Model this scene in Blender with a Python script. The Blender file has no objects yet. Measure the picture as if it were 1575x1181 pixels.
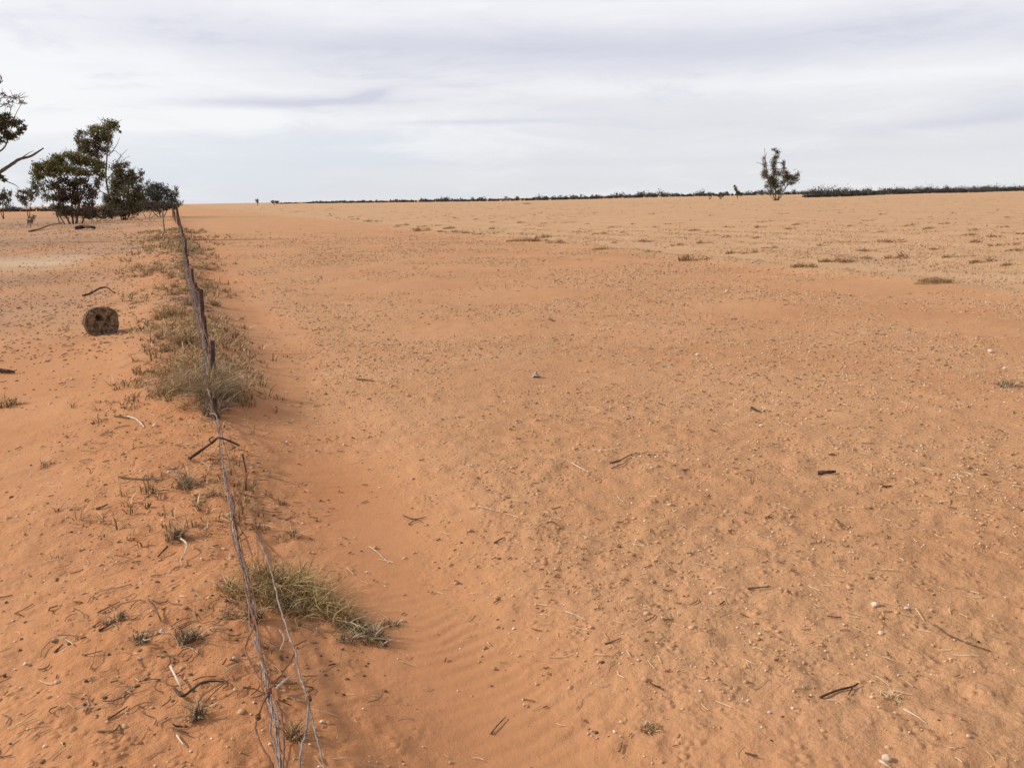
import bpy, math, random
import numpy as np
from mathutils import Vector, Matrix

random.seed(7)
rng = np.random.default_rng(7)
R = math.radians
scene = bpy.context.scene
COL = scene.collection

# ------------------------------------------------------------------ camera
PW, PH, FPX = 1575.0, 1181.0, 1350.0
CAM = np.array([0.0, 0.0, 1.70])
YAW, PITCH, ROLL = R(20.35), R(11.94), R(1.02)
fh = np.array([math.sin(YAW), math.cos(YAW), 0.0])
rh = np.array([math.cos(YAW), -math.sin(YAW), 0.0])
zz = np.array([0.0, 0.0, 1.0])
FW = fh * math.cos(PITCH) - zz * math.sin(PITCH)
UH = fh * math.sin(PITCH) + zz * math.cos(PITCH)
RT = rh * math.cos(ROLL) - UH * math.sin(ROLL)
UP = rh * math.sin(ROLL) + UH * math.cos(ROLL)
cd = bpy.data.cameras.new("camera")
cam = bpy.data.objects.new("camera", cd)
COL.objects.link(cam)
cd.sensor_fit = 'HORIZONTAL'
cd.sensor_width = 36.0
cd.lens = 36.0 * FPX / PW
cd.clip_start = 0.05
cd.clip_end = 20000
m = Matrix(((RT[0], UP[0], -FW[0], CAM[0]), (RT[1], UP[1], -FW[1], CAM[1]),
            (RT[2], UP[2], -FW[2], CAM[2]), (0, 0, 0, 1)))
cam.matrix_world = m
scene.camera = cam


def ray(px, py):
    d = FW + RT * ((px - PW / 2) / FPX) - UP * ((py - PH / 2) / FPX)
    return d / np.linalg.norm(d)


def azel(px, py):
    d = ray(px, py)
    return math.degrees(math.atan2(d[0], d[1])), math.degrees(math.asin(d[2]))


# ------------------------------------------------------------------ view + sun
vs = scene.view_settings
vs.view_transform = 'Standard'
vs.look = 'None'
vs.exposure = 0.10
vs.gamma = 1.0
vs.use_curve_mapping = False

SUN_EL = 32.0
sh = rh - 0.10 * fh                       # the way shadows fall on the ground
sh = sh / np.linalg.norm(sh)
sdir = Vector((-sh[0] * math.cos(R(SUN_EL)), -sh[1] * math.cos(R(SUN_EL)), math.sin(R(SUN_EL))))
sl = bpy.data.lights.new("sun", 'SUN')
sl.energy = 4.0
sl.angle = R(4.5)
sl.color = (1.0, 0.94, 0.85)
so = bpy.data.objects.new("sun", sl)
so.rotation_euler = sdir.to_track_quat('Z', 'Y').to_euler()
so.location = (-20, 10, 30)
COL.objects.link(so)


# ------------------------------------------------------------------ node helper
class S:
    """a socket one can do sums with"""
    def __init__(self, nt, sock):
        self.nt, self.s = nt, sock

    def _op(self, op, *others):
        n = self.nt.nodes.new('ShaderNodeMath')
        n.operation = op
        for i, o in enumerate((self,) + others):
            if isinstance(o, S):
                self.nt.links.new(o.s, n.inputs[i])
            else:
                n.inputs[i].default_value = float(o)
        return S(self.nt, n.outputs[0])

    def __add__(self, o): return self._op('ADD', o)
    def __sub__(self, o): return self._op('SUBTRACT', o)
    def __mul__(self, o): return self._op('MULTIPLY', o)
    def __truediv__(self, o): return self._op('DIVIDE', o)
    def p(self, e): return self._op('POWER', e)
    def f(self, op, *o): return self._op(op, *o)

    def step(self, a, b, lo=0.0, hi=1.0):
        n = self.nt.nodes.new('ShaderNodeMapRange')
        n.interpolation_type = 'SMOOTHSTEP'
        self.nt.links.new(self.s, n.inputs[0])
        for k, v in zip((1, 2, 3, 4), (a, b, lo, hi)):
            n.inputs[k].default_value = v
        return S(self.nt, n.outputs[0])


def combine(nt, x, y, z):
    n = nt.nodes.new('ShaderNodeCombineXYZ')
    for i, v in enumerate((x, y, z)):
        if isinstance(v, S):
            nt.links.new(v.s, n.inputs[i])
        else:
            n.inputs[i].default_value = v
    return n.outputs[0]


def noise(nt, vec, scale, detail=4.0, rough=0.55, dist=0.0):
    n = nt.nodes.new('ShaderNodeTexNoise')
    n.inputs['Scale'].default_value = scale
    n.inputs['Detail'].default_value = detail
    n.inputs['Roughness'].default_value = rough
    n.inputs['Distortion'].default_value = dist
    if vec is not None:
        nt.links.new(vec, n.inputs['Vector'])
    return S(nt, n.outputs[0])


def mixc(nt, fac, a, b, mode='MIX'):
    n = nt.nodes.new('ShaderNodeMix')
    n.data_type = 'RGBA'
    n.blend_type = mode
    if isinstance(fac, S):
        nt.links.new(fac.s, n.inputs[0])
    else:
        n.inputs[0].default_value = fac
    for i, v in ((6, a), (7, b)):
        if isinstance(v, (tuple, list)):
            n.inputs[i].default_value = (v[0], v[1], v[2], 1.0)
        else:
            nt.links.new(v, n.inputs[i])
    return n.outputs[2]


# ------------------------------------------------------------------ world: thin broken stratus
world = bpy.data.worlds.new("World")
scene.world = world
world.use_nodes = True
nt = world.node_tree
nt.nodes.clear()
out = nt.nodes.new('ShaderNodeOutputWorld')
bg = nt.nodes.new('ShaderNodeBackground')
nt.links.new(bg.outputs[0], out.inputs[0])
sky = nt.nodes.new('ShaderNodeTexSky')
sky.sky_type = 'NISHITA'
sky.sun_disc = False
sky.sun_elevation = R(SUN_EL)
sky.sun_rotation = math.atan2(sdir.x, sdir.y)
sky.air_density = 1.0
sky.dust_density = 2.0
tc = nt.nodes.new('ShaderNodeTexCoord')
sp = nt.nodes.new('ShaderNodeSeparateXYZ')
nt.links.new(tc.outputs['Generated'], sp.inputs[0])
X, Y, Z = (S(nt, sp.outputs[i]) for i in range(3))
AZ = X.f('ARCTAN2', Y) * 57.29578
EL = Z.f('ARCSINE') * 57.29578
# cloud deck seen in plan: direction projected on a level sheet
den = Z.f('MAXIMUM', 0.0) + 0.10
cu, cv = X / den, Y / den
cvec = combine(nt, cu * 0.55 + cv * 0.25, cv * 0.95, 0.0)
wob = (noise(nt, combine(nt, AZ * 0.06, EL * 0.22, 3.0), 1.0, 5.0, 0.6) - 0.5) * 5.0
wob2 = (noise(nt, combine(nt, AZ * 0.25, EL * 0.9, 9.0), 1.0, 4.0, 0.6) - 0.5) * 1.6
wob3 = (noise(nt, combine(nt, AZ * 0.55, EL * 2.4, 5.0), 1.0, 5.0, 0.65) - 0.5) * 1.0
n1 = noise(nt, cvec, 0.9, 6.0, 0.58, 0.4)
n2 = noise(nt, combine(nt, AZ * 0.035, EL * 0.30, 0.0), 1.0, 6.0, 0.6, 0.3)


n3 = noise(nt, combine(nt, AZ * 0.085, EL * 0.42, 7.0), 1.0, 7.0, 0.62, 0.5)


def streak(px, py, wpx, hpx, tilt=0.0, w=1.0):
    """soft cloud bank centred on a direction of the sky"""
    a0, e0 = azel(px, py)
    k = 57.29578 / FPX
    da = (AZ - a0) * math.cos(R(e0))
    de = EL - e0 + wob * (0.16 * w) + wob2 * (0.34 * w) + wob3 * (0.25 * w)
    if tilt:
        de = de - da * tilt
    u = da / (wpx * k)
    v = de / (hpx * k)
    q = u * u + v * v
    return (q * -1.0).f('EXPONENT')


elc = EL.step(0.0, 14.0)
base = mixc(nt, elc, (0.775, 0.785, 0.815), (0.82, 0.815, 0.87))
# thin blue gaps low on the left
blue = (streak(330, 235, 330, 42) + streak(200, 275, 300, 40) * 0.6 + streak(560, 215, 200, 25) * 0.6).f('MINIMUM', 1.0)
base = mixc(nt, blue * 0.6, base, (0.69, 0.76, 0.85))
# bright cloud
white = (streak(20, 110, 280, 85) * 1.2 + streak(100, 180, 200, 14) * 0.7 + streak(330, 185, 420, 14) * 0.8 + streak(700, 12, 900, 22) * 0.7 +
         streak(1350, 120, 420, 20) * 0.75 + streak(820, 130, 300, 22) * 0.5 + n2.step(0.5, 0.72) * 0.4 + n3.step(0.50, 0.70) * 0.55).f('MINIMUM', 1.0)
base = mixc(nt, white * 0.85, base, (0.94, 0.935, 0.95))
# lavender grey undersides
grey = (streak(620, 68, 340, 22, 0.0, 1.2) * 0.75 + streak(1100, 80, 330, 30, 0.02, 1.2) * 0.75 + streak(430, 158, 150, 7, 0.02, 0.5) * 0.75 +
        streak(568, 147, 34, 8, 0.20, 0.4) * 1.0 + streak(500, 158, 60, 4, 0.06, 0.4) * 0.6 + streak(1480, 186, 130, 9, 0.06, 0.7) * 0.7 + streak(1560, 160, 60, 14, 0.0) * 0.4 +
        streak(740, 188, 130, 4, 0.0, 0.4) * 0.55 + streak(1000, 245, 500, 9, 0.0, 0.6) * 0.25 + streak(250, 20, 130, 30) * 0.3 +
        n2.step(0.50, 0.30) * 0.25 + n3.step(0.50, 0.30) * 0.50 * EL.step(1.0, 6.0)).f('MINIMUM', 1.0)
base = mixc(nt, grey * 0.95, base, (0.635, 0.64, 0.755))
# overhead, out of the picture, the deck carries on, darkened to strengthen the sun's contrast
deck = mixc(nt, n1.step(0.35, 0.65), (0.44, 0.47, 0.57), (0.76, 0.77, 0.80))
base = mixc(nt, EL.step(18.0, 30.0), base, deck)
skyd = nt.nodes.new('ShaderNodeVectorMath')
skyd.operation = 'SCALE'
skyd.inputs['Scale'].default_value = 0.10
nt.links.new(sky.outputs[0], skyd.inputs[0])
fin = mixc(nt, 0.90, skyd.outputs[0], base)
nt.links.new(fin, bg.inputs[0])
bg.inputs[1].default_value = 1.0


# ------------------------------------------------------------------ numpy noise and terrain
def _h(ix, iy, s):
    n = (ix.astype(np.int64) * 374761393 + iy.astype(np.int64) * 668265263 + s * 1442695041) & 0x7fffffff
    n = ((n ^ (n >> 13)) * 1274126177) & 0x7fffffff
    n = ((n ^ (n >> 15)) * 2246822519) & 0x7fffffff
    return ((n ^ (n >> 16)) & 0xffffff) / float(0xffffff)


def vn(x, y, s=0):
    """value noise, -1..1"""
    x = np.asarray(x, float)
    y = np.asarray(y, float)
    ix, iy = np.floor(x), np.floor(y)
    fx, fy = x - ix, y - iy
    fx = fx * fx * fx * (fx * (fx * 6 - 15) + 10)
    fy = fy * fy * fy * (fy * (fy * 6 - 15) + 10)
    a, b = _h(ix, iy, s), _h(ix + 1, iy, s)
    c, d = _h(ix, iy + 1, s), _h(ix + 1, iy + 1, s)
    return ((a * (1 - fx) + b * fx) * (1 - fy) + (c * (1 - fx) + d * fx) * fy) * 2 - 1


def ss(a, b, x):
    t = np.clip((np.asarray(x, float) - a) / (b - a), 0, 1)
    return t * t * (3 - 2 * t)


FA = 0.13                                   # the fence runs up +Y at this x


def fence_x(y):
    y = np.asarray(y, float)
    return FA + 0.05 * vn(y / 7.0, 3.3, 21) * ss(5, 9, y) - 0.55 * ss(45, 110, y)


def masks(x, y):
    x = np.asarray(x, float)
    y = np.asarray(y, float)
    s = x - fence_x(y)
    w = 0.35 * vn(x * 0.6, y * 0.35, 31) + 0.2 * vn(x * 1.7, y * 1.1, 32)
    field = ss(0.60, 1.7, s + w) * 1.0
    drift = np.exp(-np.maximum(s, 0) ** 2 / (2 * 0.30 ** 2)) * np.exp(-np.minimum(s + 0.15, 0) ** 2 / (2 * 0.65 ** 2))
    pale = ss(12.2, 13.6, x + 0.5 * vn(x * 0.2, y * 0.1, 33)) * ss(2, 10, y)
    left = ss(-0.35, -1.2, s + w)
    # a pale, hard wheel track that swings in from the left, well out
    wv = 0.9 * vn(x / 3.0, y / 9.0, 34)
    track = np.exp(-((y - 31.5 - 0.5 * (x + 4) - 2.0 * wv) / 3.6) ** 2) * ss(-2.3, -4.2, x + 0.5 * wv)
    return s, field, drift, pale, left, track


def hz(x, y):
    x = np.asarray(x, float)
    y = np.asarray(y, float)
    r = np.hypot(x, y)
    s, field, drift, pale, left, track = masks(x, y)
    z = 0.15 * drift * (0.80 + 0.45 * vn(0.2, y / 1.3, 41) + 0.25 * vn(x / 0.45, y / 0.6, 40))
    z = z - 0.05 * np.exp(-((s - 0.85) / 0.45) ** 2) * (1 - ss(9, 25, y))
    z = z + 0.05 * vn(x / 2.3, y / 2.3, 42) * (1 - ss(15, 60, r)) * (0.4 + 0.6 * ss(0.8, 3.0, np.abs(s)))
    z = z + 0.13 * vn(x / 17.0, y / 23.0, 43) * ss(12, 40, r) * (1 - ss(200, 500, r))
    z = z + 0.7 * vn(x / 140.0, y / 190.0, 44) * ss(120, 420, r)
    # low bank where the graded strip meets the paddock, and faint old furrows beyond it
    z = z + 0.07 * np.exp(-((x - 12.9) / 0.5) ** 2) * ss(6, 14, y) * (0.6 + 0.5 * vn(y / 3.1, 1.2, 45))
    z = z + 0.025 * pale * np.cos(x * 2 * math.pi / 2.6) * (1 - ss(60, 120, r))
    z = z - 0.05 * track
    # wind ripples on the bare sand
    rip = (np.exp(-((s - 0.75) / 0.42) ** 2) * ss(0.05, 0.45, vn(x * 0.9, y * 0.45, 46) + 0.35) +
           left * ss(-0.35, 0.3, vn(x * 0.5, y * 0.5, 47)) * 1.0)
    ph = (y * 0.97 - x * 0.30 + 0.10 * vn(x * 1.6, y * 1.6, 48) + 0.03 * vn(x * 5, y * 5, 49)) / 0.078
    wave = np.sin(2 * math.pi * ph)
    wave = wave + 0.25 * np.sin(4 * math.pi * ph + 0.9)
    z = z + 0.0047 * rip * wave * (1 - ss(5.5, 10, r)) * (0.6 + 0.5 * vn(x * 2.2, y * 2.2, 50))
    # clods and scuffs
    rough = np.clip(field * 0.9 + drift * 0.9 + left * 0.35, 0, 1.2)
    z = z + rough * (0.007 * vn(x / 0.21, y / 0.21, 51) * (1 - ss(12, 24, r)) +
                     0.010 * vn(x / 0.085, y / 0.085, 52) * (1 - ss(5, 10, r)) +
                     0.0055 * vn(x / 0.04, y / 0.04, 53) * (1 - ss(3.2, 6, r)))
    lump = np.maximum(vn(x / 0.13, y / 0.10, 54) - 0.42, 0)
    z = z + 0.022 * lump * np.clip(field + 0.6 * drift + 0.25 * left, 0, 1) * (1 - ss(9, 18, r))
    z = z + 0.012 * vn(x / 0.7, y / 0.7, 55) * np.clip(field + drift, 0, 1) * (1 - ss(20, 50, r))
    return z


def hz1(x, y):
    return float(hz(np.array([x]), np.array([y]))[0])


def gp(px, py, lift=0.0):
    """where the ray through a photo pixel meets the sand (or a level 'lift' above it)"""
    d = ray(px, py)
    t = np.concatenate([np.arange(1.2, 30, 0.02), 30 * np.exp(np.arange(0, 5.0, 0.004))])
    P = CAM[None, :] + d[None, :] * t[:, None]
    g = P[:, 2] - hz(P[:, 0], P[:, 1]) - lift
    i = np.nonzero(g < 0)[0]
    i = i[0] if len(i) else len(t) - 1
    if i == 0:
        return P[0]
    a = g[i - 1] / max(g[i - 1] - g[i], 1e-9)
    return P[i - 1] + (P[i] - P[i - 1]) * min(max(a, 0), 1)


def at(px, py, D):
    """point of the pixel's ray at horizontal forward distance D"""
    d = ray(px, py)
    return CAM + d * (D / float(np.dot(d, fh)))


# ------------------------------------------------------------------ materials
MATS = {}


def new_mat(name):
    mt = bpy.data.materials.new(name)
    mt.use_nodes = True
    t = mt.node_tree
    b = t.nodes['Principled BSDF']
    b.inputs['Roughness'].default_value = 0.9
    b.inputs['Specular IOR Level'].default_value = 0.15
    MATS[name] = mt
    return mt, t, b


def island(t):
    g = t.nodes.new('ShaderNodeNewGeometry')
    return S(t, g.outputs['Random Per Island'])


def ramp(t, fac, stops):
    n = t.nodes.new('ShaderNodeValToRGB')
    e = n.color_ramp.elements
    while len(e) < len(stops):
        e.new(0.5)
    for k, (p, c) in enumerate(stops):
        e[k].position = p
        e[k].color = (c[0], c[1], c[2], 1)
    t.links.new(fac.s, n.inputs[0])
    return n.outputs[0]


def obj_vec(t):
    return t.nodes.new('ShaderNodeTexCoord').outputs['Object']


def add_bump(t, b, h, dist, strength=1.0):
    n = t.nodes.new('ShaderNodeBump')
    n.inputs['Distance'].default_value = dist
    n.inputs['Strength'].default_value = strength
    t.links.new(h.s, n.inputs['Height'])
    t.links.new(n.outputs[0], b.inputs['Normal'])


# sand: the colour follows what the soil is (drift, strip, stubble paddock, wheel track), plus painted tree shade
RED, STRIP, PALE, TRACK = (0.470, 0.219, 0.102), (0.485, 0.257, 0.131), (0.510, 0.320, 0.182), (0.50, 0.355, 0.235)
mt, t, b = new_mat('sand')


def attr(t, n):
    a = t.nodes.new('ShaderNodeAttribute')
    a.attribute_name = n
    return S(t, a.outputs['Fac'])


def sepx(t, v):
    n = t.nodes.new('ShaderNodeSeparateXYZ')
    t.links.new(v, n.inputs[0])
    return n


ov = obj_vec(t)
c = mixc(t, attr(t, 'strip'), RED, STRIP)
c = mixc(t, attr(t, 'paddock'), c, PALE)
c = mixc(t, attr(t, 'litter') * 0.85, c, (0.37, 0.235, 0.150))
c = mixc(t, attr(t, 'track'), c, TRACK)
c = mixc(t, attr(t, 'tree_shade') * 0.75, c, (0.28, 0.178, 0.115))  # tree shadows and shade, painted into the sand colour
row = noise(t, combine(t, *(lambda q: (S(t, q.outputs[0]) * 1.3, S(t, q.outputs[1]) * 0.10, 0.0))(sepx(t, ov))), 1.0, 6, 0.65)
c = mixc(t, row.step(0.47, 0.72) * attr(t, 'paddock') * 0.55, c, (0.36, 0.20, 0.10))
nb = noise(t, ov, 0.55, 6, 0.6)
nm = noise(t, ov, 5.0, 6, 0.65)
nf = noise(t, ov, 42.0, 5, 0.65)
ng = noise(t, ov, 190.0, 3, 0.6)
c = mixc(t, nb.step(0.38, 0.66) * 0.55, c, mixc(t, 1.0, c, (0.86, 0.79, 0.72), 'MULTIPLY'))
c = mixc(t, nm.step(0.45, 0.75) * 0.45, c, mixc(t, 1.0, c, (0.86, 0.82, 0.80), 'MULTIPLY'))
nsp = noise(t, ov, 75.0, 4, 0.7)
c = mixc(t, nsp.step(0.58, 0.74) * nm.step(0.35, 0.6) * (attr(t, 'strip') * 0.55 + 0.06), c, (0.22, 0.115, 0.055))
c = mixc(t, nf.step(0.52, 0.74) * (attr(t, 'strip') * 0.50 + 0.10), c, (0.27, 0.145, 0.07))
c = mixc(t, ng.step(0.57, 0.75) * (attr(t, 'strip') * 0.45 + 0.10), c, (0.68, 0.46, 0.29))
t.links.new(c, b.inputs['Base Color'])
vo = t.nodes.new('ShaderNodeTexVoronoi')
vo.inputs['Scale'].default_value = 26.0
t.links.new(ov, vo.inputs['Vector'])
clod = S(t, vo.outputs['Distance']).step(0.0, 0.55, 1.0, 0.0) * noise(t, ov, 7.0, 3).step(0.42, 0.7)
hgt = (clod * 0.018 * attr(t, 'rough') + nf * 0.016 * (attr(t, 'rough') * 0.85 + 0.15) + nm * 0.012 * (attr(t, 'rough') * 0.8 + 0.2) + ng * 0.0022)
add_bump(t, b, hgt, 1.0, 0.9)
b.inputs['Specular IOR Level'].default_value = 0.05


def simple(name, stops, rough=0.9, spec=0.15, nscale=None, bump=0.0, by='island', trans=0.0):
    mt, t, b = new_mat(name)
    if by == 'island':
        f = island(t)
        c = ramp(t, f, stops)
        if nscale:
            nn = noise(t, obj_vec(t), nscale, 4)
            c = mixc(t, nn.step(0.4, 0.7) * 0.4, c, mixc(t, 1.0, c, (0.6, 0.58, 0.55), 'MULTIPLY'))
    else:
        nn = noise(t, obj_vec(t), nscale, 6, 0.65)
        c = ramp(t, nn, stops)
    t.links.new(c, b.inputs['Base Color'])
    b.inputs['Roughness'].default_value = rough
    b.inputs['Specular IOR Level'].default_value = spec
    if bump:
        add_bump(t, b, noise(t, obj_vec(t), nscale * 2, 5, 0.65), bump)
    if trans:
        tr = t.nodes.new('ShaderNodeBsdfTranslucent')
        t.links.new(c, tr.inputs[0])
        mx = t.nodes.new('ShaderNodeMixShader')
        mx.inputs[0].default_value = trans
        t.links.new(b.outputs[0], mx.inputs[1])
        t.links.new(tr.outputs[0], mx.inputs[2])
        t.links.new(mx.outputs[0], t.nodes['Material Output'].inputs[0])
    return mt


simple('clod', [(0.0, (0.34, 0.185, 0.095)), (0.5, (0.45, 0.25, 0.128)), (1.0, (0.54, 0.33, 0.19))])
simple('brown_soil', [(0.3, (0.20, 0.115, 0.06)), (0.6, (0.31, 0.185, 0.095)), (0.8, (0.40, 0.25, 0.13))], 0.95, 0.05, 8.0, 0.03, by='n')
simple('pebble', [(0.0, (0.50, 0.32, 0.20)), (0.5, (0.62, 0.46, 0.33)), (1.0, (0.75, 0.64, 0.52))], 0.8)
simple('pale_stone', [(0.3, (0.45, 0.30, 0.19)), (0.55, (0.66, 0.50, 0.37)), (0.8, (0.76, 0.63, 0.50))], 0.8, 0.2, 30.0, 0.004, by='n')
simple('straw', [(0.0, (0.42, 0.30, 0.16)), (0.5, (0.58, 0.43, 0.24)), (1.0, (0.72, 0.58, 0.38))], 0.7, 0.2)
simple('dry_grass', [(0.0, (0.12, 0.068, 0.034)), (0.35, (0.29, 0.178, 0.088)), (0.7, (0.49, 0.325, 0.165)), (1.0, (0.70, 0.52, 0.30))], 0.8, 0.15, trans=0.15)
simple('yellow_grass', [(0.0, (0.11, 0.062, 0.026)), (0.4, (0.31, 0.195, 0.078)), (0.8, (0.56, 0.39, 0.17)), (1.0, (0.72, 0.55, 0.31))], 0.8, 0.15, trans=0.15)
simple('dark_grass', [(0.0, (0.09, 0.055, 0.028)), (0.4, (0.20, 0.128, 0.062)), (0.8, (0.35, 0.235, 0.12)), (1.0, (0.50, 0.37, 0.21))], 0.85, 0.1, trans=0.12)
simple('grey_grass', [(0.0, (0.085, 0.055, 0.034)), (0.4, (0.22, 0.155, 0.092)), (0.8, (0.40, 0.30, 0.185)), (1.0, (0.64, 0.51, 0.34))], 0.85, 0.1, trans=0.1)
simple('brown_tuft', [(0.0, (0.24, 0.14, 0.065)), (0.5, (0.36, 0.22, 0.105)), (1.0, (0.48, 0.32, 0.165))], 0.9, 0.1, trans=0.1)
simple('dark_litter', [(0.0, (0.075, 0.045, 0.028)), (0.5, (0.19, 0.105, 0.055)), (1.0, (0.33, 0.19, 0.10))], 0.9, 0.1)
simple('dark_wood', [(0.3, (0.035, 0.023, 0.018)), (0.6, (0.085, 0.055, 0.04)), (0.8, (0.15, 0.10, 0.075))], 0.9, 0.1, 40.0, 0.004, by='n')
simple('brown_wood', [(0.3, (0.08, 0.05, 0.03)), (0.6, (0.17, 0.11, 0.065)), (0.8, (0.27, 0.19, 0.12))], 0.9, 0.1, 40.0, 0.004, by='n')
simple('bleached_wood', [(0.3, (0.36, 0.28, 0.20)), (0.6, (0.58, 0.50, 0.40)), (0.8, (0.70, 0.63, 0.53))], 0.85, 0.15, 40.0, 0.003, by='n')
simple('grey_timber', [(0.3, (0.15, 0.115, 0.095)), (0.55, (0.27, 0.225, 0.195)), (0.8, (0.38, 0.335, 0.30))], 0.9, 0.1, 18.0, 0.006, by='n')
simple('dark_post', [(0.3, (0.045, 0.026, 0.024)), (0.55, (0.10, 0.062, 0.052)), (0.8, (0.20, 0.145, 0.12))], 0.9, 0.1, 14.0, 0.006, by='n')
simple('galvanised_wire', [(0.3, (0.10, 0.068, 0.052)), (0.5, (0.20, 0.16, 0.138)), (0.72, (0.36, 0.32, 0.29))], 0.75, 0.2, 22.0, 0.001, by='n')
simple('rusty_wire', [(0.3, (0.085, 0.04, 0.025)), (0.55, (0.19, 0.085, 0.045)), (0.8, (0.30, 0.17, 0.10))], 0.85, 0.2, 25.0, 0.001, by='n')
simple('bark', [(0.3, (0.07, 0.05, 0.038)), (0.55, (0.15, 0.11, 0.085)), (0.8, (0.30, 0.24, 0.19))], 0.9, 0.1, 3.0, 0.02, by='n')
simple('pale_bark', [(0.3, (0.22, 0.17, 0.14)), (0.55, (0.40, 0.34, 0.29)), (0.8, (0.55, 0.49, 0.43))], 0.85, 0.1, 2.0, 0.02, by='n')
simple('log_bark', [(0.3, (0.06, 0.038, 0.024)), (0.55, (0.16, 0.10, 0.062)), (0.8, (0.28, 0.185, 0.12))], 0.95, 0.1, 26.0, 0.02, by='n')
simple('log_face', [(0.30, (0.05, 0.03, 0.019)), (0.46, (0.15, 0.095, 0.058)), (0.60, (0.27, 0.185, 0.12)), (0.78, (0.40, 0.30, 0.21))], 0.95, 0.05, 24.0, 0.012, by='n')
simple('grey_scrap', [(0.3, (0.20, 0.155, 0.125)), (0.5, (0.33, 0.27, 0.225)), (0.7, (0.42, 0.36, 0.31))], 0.8, 0.2, 30.0, 0.002, by='n')


def leaf(name, a, bcol, ccol, tr=0.2):
    return simple(name, [(0.0, a), (0.5, bcol), (1.0, ccol)], 0.6, 0.25, trans=tr)


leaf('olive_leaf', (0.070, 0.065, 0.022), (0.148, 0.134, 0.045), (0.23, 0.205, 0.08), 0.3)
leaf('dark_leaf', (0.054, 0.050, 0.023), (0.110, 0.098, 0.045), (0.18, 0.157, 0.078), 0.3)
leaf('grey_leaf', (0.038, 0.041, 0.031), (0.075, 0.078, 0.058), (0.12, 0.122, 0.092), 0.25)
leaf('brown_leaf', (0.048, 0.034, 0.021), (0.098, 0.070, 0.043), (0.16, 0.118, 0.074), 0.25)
leaf('far_leaf', (0.036, 0.033, 0.027), (0.062, 0.056, 0.046), (0.10, 0.088, 0.070), 0.1)


# ------------------------------------------------------------------ object helpers
def tag(o, label=None, cat=None, group=None, kind=None):
    if label: o['label'] = label
    if cat: o['category'] = cat
    if group: o['group'] = group
    if kind: o['kind'] = kind
    return o


def link_mesh(name, me, mat, parent=None, loc=None, smooth=False):
    if mat:
        me.materials.append(MATS[mat])
    if smooth:
        me.polygons.foreach_set('use_smooth', np.ones(len(me.polygons), bool))
    o = bpy.data.objects.new(name, me)
    COL.objects.link(o)
    if parent: o.parent = parent
    if loc is not None: o.location = [float(v) for v in loc]
    return o


def empty(name, loc):
    o = bpy.data.objects.new(name, None)
    o.empty_display_size = 0.2
    COL.objects.link(o)
    o.location = [float(v) for v in loc]
    return o


def np_mesh(name, V, F):
    """V (n,3), F (m,k) all faces with k corners"""
    me = bpy.data.meshes.new(name)
    V = np.asarray(V, np.float32)
    F = np.asarray(F, np.int32)
    k = F.shape[1]
    me.vertices.add(len(V))
    me.vertices.foreach_set('co', V.ravel())
    me.loops.add(F.size)
    me.loops.foreach_set('vertex_index', F.ravel())
    me.polygons.add(len(F))
    me.polygons.foreach_set('loop_start', np.arange(0, F.size, k, dtype=np.int32))
    me.polygons.foreach_set('loop_total', np.full(len(F), k, np.int32))
    me.update(calc_edges=True)
    return me


class MB:
    def __init__(self):
        self.v, self.f = [], []

    def tube(self, pts, rad, n=6, cap=True, wob=0.0):
        pts = [np.asarray(p, float) for p in pts]
        k = len(pts)
        if not hasattr(rad, '__len__'):
            rad = [rad] * k
        b0 = len(self.v)
        prev = None
        for i, p in enumerate(pts):
            d = pts[min(i + 1, k - 1)] - pts[max(i - 1, 0)]
            d = d / (np.linalg.norm(d) + 1e-12)
            if prev is None:
                a = np.array([0, 0, 1.0]) if abs(d[2]) < 0.9 else np.array([1.0, 0, 0])
                u = np.cross(d, a)
            else:
                u = prev - d * np.dot(prev, d)
            u = u / (np.linalg.norm(u) + 1e-12)
            prev = u
            w = np.cross(d, u)
            for j in range(n):
                an = 2 * math.pi * j / n
                rr = rad[i] * (1 + wob * random.uniform(-1, 1))
                self.v.append(tuple(p + (u * math.cos(an) + w * math.sin(an)) * rr))
        for i in range(k - 1):
            for j in range(n):
                a, b2 = b0 + i * n + j, b0 + i * n + (j + 1) % n
                self.f.append((a, b2, b2 + n, a + n))
        if cap:
            self.f.append(tuple(b0 + j for j in reversed(range(n))))
            self.f.append(tuple(b0 + (k - 1) * n + j for j in range(n)))

    def build(self, name, mat, parent=None, loc=None, origin=None, smooth=False):
        V = self.v
        if origin is not None:
            V = [(x - origin[0], y - origin[1], z - origin[2]) for x, y, z in V]
            if loc is None and parent is None:
                loc = origin
        me = bpy.data.meshes.new(name)
        me.from_pydata(V, [], self.f)
        me.update()
        return link_mesh(name, me, mat, parent, loc, smooth)


def smooth_line(pts, n=5):
    """Catmull-Rom through the points"""
    P = [np.asarray(p, float) for p in pts]
    P = [2 * P[0] - P[1]] + P + [2 * P[-1] - P[-2]]
    o = []
    for i in range(1, len(P) - 2):
        for k in range(n):
            u = k / n
            a, b2, c2, d = P[i - 1], P[i], P[i + 1], P[i + 2]
            o.append(0.5 * (2 * b2 + (c2 - a) * u + (2 * a - 5 * b2 + 4 * c2 - d) * u * u + (3 * b2 - a - 3 * c2 + d) * u ** 3))
    o.append(P[-2])
    return o


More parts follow.
